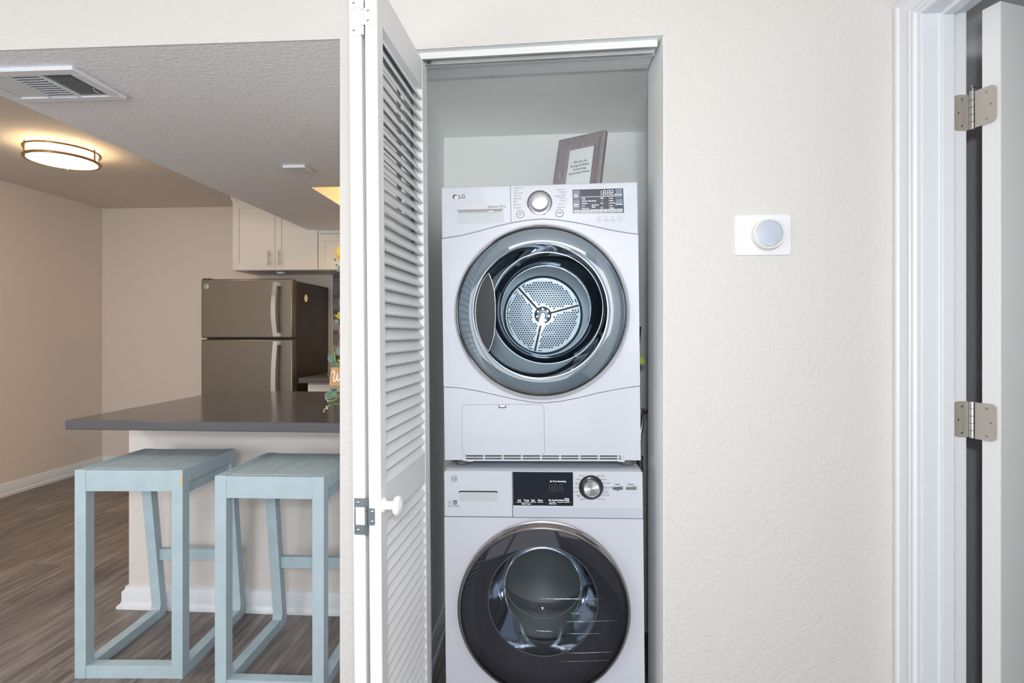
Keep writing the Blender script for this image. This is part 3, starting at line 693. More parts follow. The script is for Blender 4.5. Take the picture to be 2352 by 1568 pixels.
for u, v_ in ((.435, .58), (.585, .49), (.585, .70)):
    p = dd(u, v_); mb.lathe([(.0001, -.0012), (.0009, -.0012)], p[0], p[1], 8)
obj('display_lettering', mb, PRINTW, dp)
def seg8(mb, x, z, w_, h, t, sl=.12, segs='abcdefg', y=-.0012):
    def bar(x0, z0, x1, z1):
        d = Vector((x1-x0, z1-z0)); d.normalize(); n_ = Vector((-d.y, d.x))*t/2; e = d*t*.35
        P = [Vector((x0, z0))+e+n_, Vector((x0, z0))+e-n_, Vector((x1, z1))-e-n_, Vector((x1, z1))-e+n_]
        mb.add([(p.x+(p.y-z)*sl, y, p.y) for p in P], [(0, 1, 2, 3)])
    S = {'a': (x, z+h, x+w_, z+h), 'g': (x, z+h/2, x+w_, z+h/2), 'd': (x, z, x+w_, z), 'f': (x, z+h/2, x, z+h), 'b': (x+w_, z+h/2, x+w_, z+h), 'e': (x, z, x, z+h/2), 'c': (x+w_, z, x+w_, z+h/2)}
    for c_ in segs: bar(*S[c_])
mb = MB(); p = dd(.56, .275); q = dd(.56, .07); hh = q[1]-p[1]
seg8(mb, p[0], p[1], .003, hh, .0013, segs='ef')
for u in (.60, .68, .75):
    p = dd(u, .275); seg8(mb, p[0], p[1], wd_*.042, hh, .0013)
p = dd(.66, .2); mb.box(p[0], p[0]+.0008, -.0013, -.0009, p[1]-.002, p[1]-.001)
mb.box(p[0], p[0]+.0008, -.0013, -.0009, p[1]+.002, p[1]+.003); obj('clock_digits', mb, PRINTW, dp)
mb = MB()
for t, u in (('Favourite', .08), ('Temp.', .245), ('Option', .42), ('Signal', .60), ('Dry Level', .78), ('Start', .925)):
    p = dd(u, .945); mb.text(t, p[0], p[1], .0048, -.0013, 'CENTER')
for k in range(1, 6):
    p = dd((0, .152, .332, .512, .692, .862)[k], .97); mb.box(p[0], p[0]+.0004, -.0013, -.0009, p[1], p[1]+.005)
obj('strip_lettering', mb, PRINT, dp)
# door
dg = obj('door_trim_ring', MB().lathe([(.2615, .001), (.2615, -.014), (.2590, -.021), (.2560, -.0235), (.2530, -.0215), (.2515, -.017)], cxd, czd, 128), CHROME, dr, label='thin chrome rim of the round door')
obj('door_rim_white', MB().lathe([(.2665, .0005), (.2660, -.006), (.2615, -.010)], cxd, czd, 128), APPL, dr)
obj('dark_gasket_line', MB().lathe([(.2532, -.0213), (.2512, -.0205), (.2505, -.0200)], cxd, czd, 128), DARK, dg)
ri = .203
bx_, bz_ = dl(1240.5, 714)
gl = obj('door_glass', MB().lathe([(.2508, -.0195), (.240, -.0245), (.225, -.0278), (.207, -.0296), (.2035, -.0295), (.2030, -.027), (.2030, -.012)], cxd, czd, 128), GLASSR, dr, label='blue-tinted glossy door glass')
def ecc_ring(c1_, r1_, y1_, c2_, r2_, y2_, n=128):
    vs = [(c1_[0]+r1_*cos(2*pi*k/n), y1_, c1_[1]+r1_*sin(2*pi*k/n)) for k in range(n)]+[(c2_[0]+r2_*cos(2*pi*k/n), y2_, c2_[1]+r2_*sin(2*pi*k/n)) for k in range(n)]
    return MB().add(vs, [(k, (k+1) % n, n+(k+1) % n, n+k) for k in range(n)])
obj('door_backing', ecc_ring((cxd, czd), .2502, -.012, (bx_, bz_), ri, -.008), RINGB, dr, label='blue-grey backing behind the glass ring')
obj('bowl_rim', MB().lathe([(ri+.0015, -.0085), (ri+.001, -.0105), (ri-.0015, -.0105), (ri-.002, -.0085)], bx_, bz_, 128), CHROME, dr)
cx2, cz2 = dl(1256, 706)
bw = MB(); 
stages = [((bx_, bz_), ri-.002, -.008), ((bx_+.004, bz_+.002), ri-.012, .012), ((cx2, cz2), .172, .030), ((cx2, cz2-.002), .160, .075), ((cx2-.004, cz2-.004), .145, .115), ((cx2-.008, cz2-.006), .118, .135), ((cx2-.01, cz2-.008), .06, .145), ((cx2-.01, cz2-.008), .001, .147)]
n = 128; vs = []
for c_, r_, y_ in stages: vs += [(c_[0]+r_*cos(2*pi*k/n), y_, c_[1]+r_*sin(2*pi*k/n)) for k in range(n)]
bw.add(vs, [(i*n+k, i*n+(k+1) % n, (i+1)*n+(k+1) % n, (i+1)*n+k) for i in range(len(stages)-1) for k in range(n)])
obj('glass_bowl', bw, GLASSC, dr)
for st, rr in ((2, .0016), (4, .0009)):
    c_, r_, y_ = stages[st]; obj('bowl_edge', MB().tube([(c_[0]+r_*cos(2*pi*k/96), y_, c_[1]+r_*sin(2*pi*k/96)) for k in range(96)], rr, 6, closed=True), mat('glass_edge', (190, 205, 215), .15, .5), dr)
# gasket throat and drum
obj('door_throat', MB().lathe([(.236, .018), (.232, .03), (.215, .055), (.212, .10)], cxd, czd, 96), mat('throat_blue_grey', (96, 108, 118), .45), dr)
drum(dr, cxd, czd-.004, .212, .270, .10, .50, DRUM)
pcx, pcz = dl(1247, 723.5, .49); pr_ = .153
pl_ = obj('drum_plate', MB().lathe([(pr_+.004, .5005), (pr_+.002, .492), (pr_-.004, .489), (pr_-.006, .491), (.0005, .490)], pcx, pcz, 96), PERF, dr, label='perforated steel rear plate')
an = [R(131), R(14.5), R(256.6)]
mb = MB()
for i in range(3):
    a0 = an[(i+1) % 3] if i != 99 else 0
for a0, a1 in ((R(14.5), R(131)), (R(131), R(256.6)), (R(256.6), R(374.5))):
    n_ = 24; pts = []; d0 = .05
    for k in range(n_+1):
        t = a0+d0+(a1-a0-2*d0)*k/n_; pts.append((pcx+(pr_-.013)*cos(t), .488, pcz+(pr_-.013)*sin(t)))
    i1 = a1-.16; i0 = a0+.16
    for k in range(7):
        t = i1+(i0-i1)*k/6; pts.append((pcx+.036*cos(t), .488, pcz+.036*sin(t)))
    mb.tube(pts, .0022, 6, closed=True)
obj('sector_ridge', mb, CHROME, pl_)
mb = MB(); pit = .0098; nh = 0
for i in range(-18, 19):
    for j in range(-20, 21):
        hx = (i+(.5 if j % 2 else 0))*pit; hz_ = j*pit*.866; rr = math.hypot(hx, hz_)
        if rr < .043 or rr > pr_-.019: continue
        t = math.atan2(hz_, hx); ok = True
        for a in an:
            dt = (t-a+pi) % (2*pi)-pi
            if abs(dt) < pi/2 and abs(rr*sin(dt)) < .0125: ok = False
        if ok:
            mb.add([(pcx+hx+  .0038*cos(pi/4*k), .4885, pcz+hz_+.0038*sin(pi/4*k)) for k in range(8)], [tuple(range(8))]); nh += 1
for a0, a1 in ((R(14.5), R(131)), (R(131), R(256.6)), (R(256.6), R(374.5))):
    nn_ = int((a1-a0)/.085)
    for k in range(1, nn_):
        t = a0+(a1-a0)*k/nn_
        if min(t-a0, a1-t) < .1: continue
        p0 = Vector((pcx+(pr_-.018)*cos(t), .4885, pcz+(pr_-.018)*sin(t))); 
obj('perforations', mb, HOLE, pl_, kind='stuff')
for a in an:
    M3 = Matrix.Translation((pcx, 0, pcz)) @ Matrix.Rotation(-a, 4, 'Y')
    obj('spoke_groove', MB().box(.03, pr_-.008, .4876, .4888, -.0035, .0035, M3), HOLE, pl_)
hb = obj('hub', MB().lathe([(.034, .489), (.033, .482), (.026, .478), (.013, .477), (.012, .474), (.0095, .473), (.009, .479), (.0001, .479)], pcx, pcz, 48), PERF, pl_)
for k in range(7):
    a = .7+2*pi*k/7; obj('bolt', MB().lathe([(.0055, .480), (.0055, .4735), (.0035, .4725), (.003, .476), (.0001, .476)], pcx+.0235*cos(a), pcz+.0235*sin(a), 16), CHROME, hb)
# handle pocket on the door glass
hp = []; hq = []
for k in range(25):
    t = -1+2*k/24
    o_ = dl(1125-30*(1-t*t)**.8, 718+88*t); i_ = dl(1125+15*(1-abs(t)**3), 718+88*t)
    hp.append(o_); hq.append(i_)
poly = hp+hq[::-1][1:-1]
pk = obj('handle_pocket', MB().prism(poly, -.0345, -.0335), mat('pocket_glass', (34, 37, 42), .22, spec=.25), dr, label='dark crescent pull recess')
obj('pocket_rim', MB().tube([(p[0], -.0352, p[1]) for p in hp], [.0012+.0018*sin(pi*k/24) for k in range(25)], 8), CHROME, pk)
obj('pocket_rim', MB().tube([(p[0], -.0345, p[1]) for p in hq], .0008, 6), SATIN, pk)
# lower panel detail
def outline(poly, r, y): return MB().tube([(p[0], y, p[1]) for p in poly], r, 6, closed=True)
(fx0_, fz1_), (fx1_, fz0_) = dl(1061, 929.5), dl(1250.5, 1044.5)
fdr = obj('filter_door', MB().prism(rrect(fx0_, fx1_, fz0_, fz1_, .014), -.0010, .002), APPL, low)
obj('filter_door_seam', outline(rrect(fx0_-.0003, fx1_+.0003, fz0_-.0003, fz1_+.0003, .014), .0006, -.0004), SEAM, low)
q = dl(1154, 932.5); obj('latch', MB().prism(rrect(q[0]-.0115, q[0]+.0115, q[1]-.0055, q[1]+.003, .003), -.0015, 0), DARK, fdr)
obj('latch_tab', B(q[0]-.009, q[0]+.009, -.003, -.001, q[1]-.003, q[1]+.003), SATIN, fdr, bev=.0006)
mb = MB(); sl = MB()
z_a = dl(1200, 1046.5)[1]; z_b = dl(1200, 1052.5)[1]
xa_, xb_ = dl(1068, 1046)[0], dl(1428, 1048)[0]
for zz in (z_a, z_b):
    k = 0; x = xa_
    while x < xb_-.01:
        xe = min(x+.058, xb_); sl.box(x+.003, xe-.003, -.0012, .0, zz-.0017, zz+.0013); x = xe
mb.box(xa_-.006, xb_+.006, -.0035, 0, (z_a+z_b)/2-.0012, (z_a+z_b)/2+.0018).box(xa_-.006, xb_+.006, -.004, 0, z_b-.0075, z_b-.003)
obj('grille_slots', sl, DARK, low); obj('grille_bar', mb, APPL2, low, bev=.0008)
for px in (1057, 1446):
    q = dl(px, 1058)[0]; obj('foot', MB().lathe([(.022, -.020), (.022, 0)], q, .05, 24, 'z', cap=True), RUBBER, dr)
for px in (1079, 1428):
    q = dl(px, 1058)[0]; obj('clip', B(q-.010, q+.010, .004, .012, -.006, .0), PAPER, dr, bev=.002)
for sx_ in (-.25, .25): obj('foot', MB().lathe([(.022, -.020), (.022, 0)], sx_, .54, 24, 'z', cap=True), RUBBER, dr)

# washer ------------------------------------------------------------
YS = 1.622; TW = .0095; WX = -.0045
ws = thing('washer', (WX, YS, 0), 'white front-loading washer on the closet floor under the dryer', 'washer', (0, -TW, 0))
def wl(px, py, dy=0):
    p = at(px, py, Y=YS+dy)-Vector((WX, YS+dy, 0)); c, s = cos(-TW), sin(-TW)
    return (p.x*c-p.z*s+.0, p.x*s+p.z*c)
HW = .848
XO = wl(1248.5, 1400)[0]      # centre line
WX0, WX1 = XO-W2, XO+W2
zs = wl(1250, 1189)[1]
sh = MB().box(WX0+.001, WX0+.006, .03, .60, .015, HW-.006).box(WX1-.006, WX1-.001, .03, .60, .015, HW-.006).box(WX0+.006, WX1-.006, .03, .6, .015, .02).box(WX0+.006, WX1-.006, .592, .6, .02, HW-.01)
obj('cabinet_shell', sh, APPL, ws, bev=.002)
obj('top_panel', MB().prism([(0.0, HW-.006), (.012, HW-.001), (.03, HW+.0005), (.595, HW+.0005), (.6, HW-.006)], WX0+.003, WX1-.003, 'x'), APPL, ws, bev=.001)
obj('seam_backing', MB().box(WX0+.002, WX1-.002, .014, .03, zs-.02, zs+.02), SEAM, ws)
sxw = wl(1177, 1140)[0]; zt1 = HW-.0035
cw = obj('control_console', MB().prism(rrect(sxw+.0006, WX1, zs+.0008, zt1, .004), -.0008, .03), APPL, ws, bev=.002)
dwr = obj('detergent_drawer', MB().prism(rrect(WX0, sxw-.0006, zs+.0012, zt1-.001, .004), 0, .03), APPL, ws, bev=.002)
cxw, czw = wl(1248, 1391)
body = [(WX0, zs-.0006), (WX1, zs-.0006), (WX1, .10), (WX0, .10)]
obj('front_panel', holed(body, cxw, czw, .226, 0, .02), APPL, ws)
obj('kick_panel', B(WX0, WX1, .0, .02, .02, .099), APPL, ws, bev=.001)
zz = wl(1250, 1165)[1]
obj('console_crease', B(sxw+.001, WX1-.0008, -.0013, 0, zs+.003, zz), mat('lower_console', (192, 198, 212), .3), cw, bev=.0005)
for sx_ in (-.25, .25):
    for yy in (.06, .54): obj('foot', MB().lathe([(.018, 0), (.018, .02)], XO+sx_, yy, 20, 'z', cap=True), RUBBER, ws)
# drawer pull recess
(ax, az), (bx, bz) = wl(1054, 1127), wl(1143, 1151)
rc = obj('pull_recess', MB().prism([(ax, bz), (bx, bz), (bx-.003, az), (ax+.003, az)], -.0006, .001), mat('recess_pale', (190, 197, 203), .4), dwr)
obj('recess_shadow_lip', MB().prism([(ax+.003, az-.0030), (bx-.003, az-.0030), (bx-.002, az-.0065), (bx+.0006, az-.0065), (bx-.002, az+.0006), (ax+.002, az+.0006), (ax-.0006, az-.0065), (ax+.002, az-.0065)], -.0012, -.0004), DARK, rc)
mb = MB(); lx, lz = wl(1043, 1099)
mb.lathe([(.0090, -.0005), (.0098, -.0005)], lx, lz, 32).lathe([(.0078, -.0005), (.0082, -.0005)], lx, lz, 32)
mb.text('GE', lx, lz-.0042, .0115, -.0005, 'CENTER')
for k in range(4):
    a = pi/4+k*pi/2; mb.lathe([(.0014, -.0005), (.0019, -.0005)], lx+.0064*cos(a), lz+.0064*sin(a), 10, a0=a, a1=a+4)
obj('round_monogram', mb, PRINT, dwr)
mb = MB(); q = wl(1033.5, 1154); mb.lathe([(.0044, -.0005), (.0053, -.0005)], q[0], q[1], 24); mb.box(q[0]-.002, q[0]+.002, -.0006, 0, q[1]-.0005, q[1]+.0004)
q = wl(1045.5, 1153.5); mb.box(q[0]-.0055, q[0]+.0055, -.0005, 0, q[1]-.006, q[1]+.006)
q = wl(1029, 1163); mb.text('STEAM WASHER', q[0], q[1], .0048, -.0005); obj('certification_marks', mb, DGREY, dwr)
mb = MB(); q = wl(1045.5, 1153.5); mb.box(q[0]-.004, q[0]+.004, -.0009, -.0004, q[1]-.0022, q[1]-.0014).box(q[0]-.004, q[0]+.004, -.0009, -.0004, q[1]+.001, q[1]+.0018); obj('mark_stripes', mb, PRINTW, dwr)
# display
(ax, az), (bx, bz) = wl(1178, 1083), wl(1316.5, 1161)
dw = obj('display', B(ax, bx, -.0020, 0, bz, az), DISPW, cw)
wd_, hd_ = bx-ax, az-bz
mb = MB(); BY = -.0023
def tw(t, px, py, s, al='CENTER'):
    p = wl(px, py); mb.text(t, p[0], p[1], s, BY, al, bold=.00012)
tw('Est Time Remaining', 1281.5, 1106, .0060)
for t, px in (('Soil', 1193), ('Temp', 1209), ('Spin', 1224.5), ('Rinse', 1241)):
    tw(t, px, 1149.5, .0066); p = wl(px, 1152.3); mb.box(p[0]-.0085, p[0]+.0085, BY-.0002, BY, p[1]-.0006, p[1]+.0006)
for t, px in (('My Cycle', 1269), ('PreWash', 1286.5)):
    tw(t, px, 1149.5, .0062); p = wl(px, 1152.6); mb.box(p[0]-.009, p[0]+.009, BY-.0002, BY, p[1]-.0006, p[1]+.0006)
tw('Delay', 1302, 1146, .006); tw('Wash', 1302, 1150, .006); p = wl(1302, 1152.6); mb.box(p[0]-.009, p[0]+.009, BY-.0002, BY, p[1]-.0006, p[1]+.0006)
tw('Hold to Set', 1269, 1157, .0046)
tw('Hold for Steam', 1209, 1157.5, .0046); p = wl(1201, 1156.3); mb.lathe([(.0001, BY), (.0018, BY)], p[0], p[1], 10)
obj('display_lettering', mb, PRINTW, dw)
mb = MB()
for px in (1262, 1273, 1286):
    p = wl(px, 1128); q = wl(px, 1112); seg8(mb, p[0], p[1], .0085, q[1]-p[1], .0012, 0, y=BY)
p = wl(1281.5, 1120); mb.box(p[0], p[0]+.001, BY-.0002, BY, p[1]+.003, p[1]+.004).box(p[0], p[0]+.001, BY-.0002, BY, p[1]-.004, p[1]-.003)
obj('unlit_digits', mb, mat('unlit_segments', (84, 78, 84), .4), dw)
# dial
kx, kz = wl(1357.5, 1118.5)
kr = obj('dial_ring', MB().lathe([(.0362, -.0008), (.0362, -.003), (.035, -.004), (.027, -.0035), (.0255, -.002)], kx, kz, 64), mat('dark_chrome', (86, 90, 94), .2, .9), cw)
kd = obj('dial_knob', MB().lathe([(.0252, -.002), (.0248, -.017), (.0236, -.0185), (.0225, -.0180), (.0218, -.0172), (.0001, -.0172)], kx, kz, 64), SATIN, cw, label='brushed silver dial')
def brushed():
    m = bpy.data.materials.new('radial_brushed'); m.use_nodes = True; N = m.node_tree.nodes; L = m.node_tree.links; b = N['Principled BSDF']
    b.inputs['Base Color'].default_value = (.75, .76, .78, 1); b.inputs['Metallic'].default_value = 1; b.inputs['Roughness'].default_value = .28
    b.inputs['Anisotropic'].default_value = .9
    t = N.new('ShaderNodeTangent'); t.direction_type = 'RADIAL'; t.axis = 'Y'; L.new(t.outputs[0], b.inputs['Tangent']); return m
obj('knob_face', MB().lathe([(.0214, 0), (.0001, -.0004)], 0, 0, 64), brushed(), kd, loc=(kx, -.0175, kz))
mb = MB()
for t, px, py, al in (('Normal', 1342.5, 1093.5, 'RIGHT'), ('Whites', 1334.5, 1101.5, 'RIGHT'), ('Heavy', 1330.5, 1109, 'RIGHT'), ('Duty', 1328.5, 1113, 'RIGHT'), ('Towels', 1328.5, 1120.5, 'RIGHT'), ('Casuals', 1330, 1129.5, 'RIGHT'),
                      ('Active', 1334, 1137.5, 'RIGHT'), ('Wear', 1334, 1141, 'RIGHT'), ('Sanitize', 1345, 1147, 'RIGHT'), ('Quick Wash', 1370, 1093.5, 'LEFT'), ('Delicates', 1379, 1101.5, 'LEFT'), ('Cold Wash', 1384, 1110, 'LEFT'),
                      ('Warm Wash', 1386, 1119.5, 'LEFT'), ('Auto Sense', 1386, 1122.8, 'LEFT'), ('Colors', 1385, 1129, 'LEFT'), ('Auto Sense', 1385, 1132.3, 'LEFT'), ('Rinse + Spin', 1381, 1137.8, 'LEFT'), ('Tub Clean', 1373, 1146.8, 'LEFT')):
    p = wl(px, py); mb.text(t, p[0], p[1], .0050 if t not in ('Auto Sense',) else .0036, -.0011, al)
for t, px, py in (('Start', 1418, 1113.5), ('Pause', 1418, 1126.5), ('Power', 1449, 1113.5)):
    p = wl(px, py); mb.text(t, p[0], p[1], .0074 if t != 'Pause' else .0062, -.0011, 'CENTER', bold=.0001)
obj('programme_lettering', mb, DGREY, cw)
for px in (1418.5, 1449.5):
    p = wl(px, 1118.8); b_ = obj('button', B(p[0]-.0155, p[0]+.0155, -.0035, -.0008, p[1]-.0042, p[1]+.0045), SATIN, cw, bev=.001)
    obj('button_shadow_edge', B(p[0]-.0155, p[0]+.0155, -.0033, -.0009, p[1]-.0056, p[1]-.0043), DGREY, b_)
    if px < 1430: obj('button_light', B(p[0]-.0105, p[0]+.0105, -.0042, -.0034, p[1]-.0012, p[1]+.0012), DARK, b_)
# washer door
dg = obj('door_trim_ring', MB().lathe([(.2560, .0), (.2560, -.012), (.2545, -.030), (.2500, -.036), (.2455, -.038), (.2440, -.036)], cxw, czw, 128), mat('grey_chrome', (150, 146, 148), .15, .95), ws, label='grey chrome door rim')
obj('door_rim_edge', MB().lathe([(.2445, -.0375), (.2425, -.0382), (.2415, -.0370)], cxw, czw-.0, 128), DARK, dg)
mb = MB()
pts = [(cxw+.2572*cos(t), -.016, czw+.2572*sin(t)) for t in [R(62+k*2.8) for k in range(21)]]
mb.tube(pts, [.001+.0032*sin(pi*k/20) for k in range(21)], 8); obj('door_grip', mb, SATIN, dg)
obj('door_glass', MB().lathe([(.2418, -.0372), (.22, -.0440), (.18, -.0490), (.13, -.0515), (.06, -.053), (.0005, -.0535)], cxw, czw, 128), SMOKE, ws, label='smoked outer door glass')
wbx, wbz = wl(1246.5, 1376); rb = .163
obj('door_backing', ecc_ring((cxw, czw), .2425, -.028, (wbx, wbz), rb, -.012), RINGW, ws, label='charcoal backing ring behind the glass')
st2 = [((wbx, wbz), rb, -.012), ((wbx, wbz+.002), rb-.008, .02), ((wbx, wbz+.008), .140, .075), ((wbx+.001, wbz+.014), .126, .105), ((wbx+.001, wbz+.018), .10, .125), ((wbx, wbz+.02), .05, .135), ((wbx, wbz+.02), .001, .137)]
vs = []
for c_, r_, y_ in st2: vs += [(c_[0]+r_*cos(2*pi*k/n), y_, c_[1]+r_*sin(2*pi*k/n)) for k in range(n)]
obj('glass_bowl', MB().add(vs, [(i*n+k, i*n+(k+1) % n, (i+1)*n+(k+1) % n, (i+1)*n+k) for i in range(len(st2)-1) for k in range(n)]), GLASSC, ws)
for st, rr in ((0, .0013), (3, .0012)):
    c_, r_, y_ = st2[st]; obj('bowl_edge', MB().tube([(c_[0]+r_*cos(2*pi*k/96), y_, c_[1]+r_*sin(2*pi*k/96)) for k in range(96)], rr, 6, closed=True), mat('glass_edge_grey', (176, 184, 186), .15, .4), ws)
obj('door_gasket', MB().lathe([(.226, .018), (.20, .03), (.178, .045), (.168, .075), (.175, .10), (.165, .105), (.165, .12)], cxw, czw, 96), mat('gasket_grey', (96, 99, 102), .6), ws)
drum(ws, cxw, czw, .165, .235, .125, .45, mat('washer_drum_steel', (176, 177, 174), .38, .6))
for k in range(3):
    a = R(80+120*k); M3 = Matrix.Translation((cxw, 0, czw)) @ Matrix.Rotation(-a, 4, 'Y')
    obj('drum_paddle', MB().hexa([M3 @ Vector(p) for p in ((.232, .14, -.03), (.232, .14, .03), (.232, .44, .03), (.232, .44, -.03), (.185, .16, -.010), (.185, .16, .010), (.185, .42, .010), (.185, .42, -.010))]), DRUM, ws, bev=.008, seg=3)
def streak(x0, x1, y_, th):
    a = wl(x0, y_); b = wl(x1, y_+2.2); m_ = 26; vs = []; fs = []
    for k in range(m_+1):
        t = k/m_; x = a[0]+(b[0]-a[0])*t; z = a[1]+(b[1]-a[1])*t+random.uniform(-.0005, .0005); rr = math.hypot(x-cxw, z-czw)
        y = -.0545+max(0, (rr/.2418)**2.4)*.0165; hh = th*(.25+.75*sin(pi*min(1, t*1.05)))*random.uniform(.4, 1.2)
        vs += [(x, y, z-hh), (x, y, z+hh)]
        if k: fs.append((2*k-2, 2*k-1, 2*k+1, 2*k))
    return MB().add(vs, fs)
for x0, x1, y_, th in ((1241, 1378, 1354, .0011), (1308, 1334, 1386, .0005), (1300, 1414, 1405, .0009), (1230, 1270, 1425, .0010), (1300, 1378, 1432, .0009), (1300, 1405, 1476, .0015), (1282, 1395, 1495, .0009)):
    obj('film_crease', streak(x0, x1, y_, th), mat('film_white', (235, 240, 245), .3) if x0 == 1241 else bpy.data.materials['film_white'], ws)
mb = MB()
for i in range(60):
    cx_, cy_ = random.choice(((1175, 1255), (1180, 1252), (1250, 1385), (1432, 1390), (1330, 1520), (1260, 1290), (1240, 1430)))
    p = wl(cx_+random.gauss(0, 9), cy_+random.gauss(0, 6)); rr = math.hypot(p[0]-cxw, p[1]-czw)
    if rr > .235: continue
    y = -.0545+(rr/.2418)**2.4*.0165; s_ = random.uniform(.0004, .0011); mb.add([(p[0]-s_, y, p[1]), (p[0], y, p[1]-s_*.6), (p[0]+s_, y, p[1]), (p[0], y, p[1]+s_*.6)], [(0, 1, 2, 3)])
obj('film_specks', mb, bpy.data.materials['film_white'], ws, kind='stuff')

# ------------------------------------------------------------------ picture frame on the dryer
TR, TL = Vector((.217, 1.86, 1.942)), Vector((.061, 1.95, 1.944))
wv = (TR-TL); wv.z = 0; fwid = wv.length; wv.normalize(); nv = Vector((wv.y, -wv.x, 0)); lean = R(15)
zb = DZ+HD+.001; Lf = (1.943-zb)/cos(lean); upv = Vector((0, 0, 1))*cos(lean)-nv*sin(lean); nf = upv.cross(wv)*-1
nf = wv.cross(upv); nf = nf if nf.y < 0 else -nf
base = (TR+TL)/2-upv*Lf
Mf = Matrix((( wv.x, -nf.x, upv.x, base.x), (wv.y, -nf.y, upv.y, base.y), (wv.z, -nf.z, upv.z, zb), (0, 0, 0, 1)))
pf = thing('picture_frame', (0, 0, 0), 'grey wood picture frame with a white notice standing on the dryer', 'picture frame')
pf.matrix_world = Mf; hw = fwid/2; bw_ = .043
fp = [(0, 0, .0), (.0, -.016, 0), (.006, -.019, 0), (.016, -.018, 0), (.022, -.012, 0), (.036, -.010, 0), (bw_, -.006, 0), (bw_, 0, 0)]
corners = [(-hw, 0, 1, 1), (hw, 0, -1, 1), (hw, Lf, -1, -1), (-hw, Lf, 1, -1)]
for i in range(4):
    c0, c1 = corners[i], corners[(i+1) % 4]; vs = []
    for c_ in (c0, c1): vs += [(c_[0]+c_[2]*a, b, c_[1]+c_[3]*a) for a, b, _ in fp]
    n_ = len(fp); fs = [(k, (k+1) % n_, n_+(k+1) % n_, n_+k) for k in range(n_)]+[tuple(range(n_)), tuple(range(n_, 2*n_))]
    obj('frame_rail', MB().add(vs, fs), FRAMEW, pf)
obj('notice', B(-hw+bw_-.003, hw-bw_+.003, -.004, -.002, bw_-.003, Lf-bw_+.003), PAPER, pf)
mb = MB()
for i, t in enumerate(('We Are An', 'Energy & Water', 'Conserving', 'Apartment Home')): mb.text(t, 0, Lf*.595-i*.0142, .0108, -.0046, 'CENTER')
obj('lettering', mb, INK, pf)
obj('glass_pane', B(-hw+bw_, hw-bw_, -.0056, -.0052, bw_, Lf-bw_), glassy('frame_glass', (.97, .98, .98), (1, 1, 1), .02, 1.35), pf)
obj('easel_back', MB().hexa([Vector(p) for p in ((-.02, .0, .002), (.02, .0, .002), (.02, .05, .022), (-.02, .05, .022), (-.02, 0, .15), (.02, 0, .15), (.02, .004, .15), (-.02, .004, .15))]), DGREY, pf)

# ------------------------------------------------------------------ hoses behind the machines
tag(obj('power_cord', MB().tube([(.345, 1.97, 1.28), (.336, 1.95, 1.22), (.331, 1.95, 1.15), (.331, 1.95, 1.05), (.330, 1.94, .9), (.330, 1.92, .80), (.330, 1.92, .72), (.330, 1.92, .60), (.33, 1.92, .4), (.33, 1.92, .2)], .0045, 10), DARK), 'black power cord hanging behind the right side of the dryer', 'cord')
o = thing('cord_tag', (.345, 1.93, 1.160), 'yellow-green oval tag on the black cord beside the dryer', 'tag')
obj('tag_card', MB().lathe([(.0001, 0), (.012, 0), (.012, .0012), (.0001, .0012)], 0, 0, 24), YELG, o); obj('tag_loop', MB().tube([(0, 0, .012), (-.002, 0, .022), (-.004, .004, .03)], .002, 6), YELG, o)
o = thing('drain_hose', (.360, 2.02, .60), 'light grey drain hose with a clamp right of the dryer base', 'hose')
obj('hose', MB().tube([(.0, 0, .38), (-.002, 0, .33), (-.010, 0, .27), (-.012, .02, .18), (-.008, .02, .05), (-.008, .02, -.25), (-.008, .02, -.5)], .011, 14), mat('hose_grey', (168, 174, 182), .4), o)
obj('hose_clamp', MB().tube([(.0, 0, .355), (-.001, 0, .338)], .0135, 14), SATIN, o)
obj('copper_fitting', MB().tube([(.012, 0, .365), (.03, .01, .375)], .006, 10), COPPER, o)
for i, (dx, c_) in enumerate(((0, 'lower braided steel supply hose behind the washer'), (.006, 'upper braided steel supply hose behind the washer'))):
    tag(obj('supply_hose', MB().tube([(.362+dx, 2.0, .98-i*.02), (.352+dx, 1.97+i*.02, .93), (.338+dx, 1.965+i*.02, .86-i*.02), (.325, 1.96+i*.02, .80), (.322, 1.96+i*.02, .70)], .005, 10), SATIN), ('braided steel supply hose closest to the dryer' if i == 0 else 'braided steel supply hose closest to the closet jamb'), 'hose')
tag(obj('washer_drain_hose', MB().tube([(.372, 2.13, .78), (.372, 2.13, .70), (.372, 2.13, .55), (.372, 2.13, .42), (.372, 2.13, .20), (.372, 2.13, .02)], .013, 12), mat('hose_dark_grey', (120, 124, 128), .5)), 'grey corrugated drain hose right of the washer', 'hose')

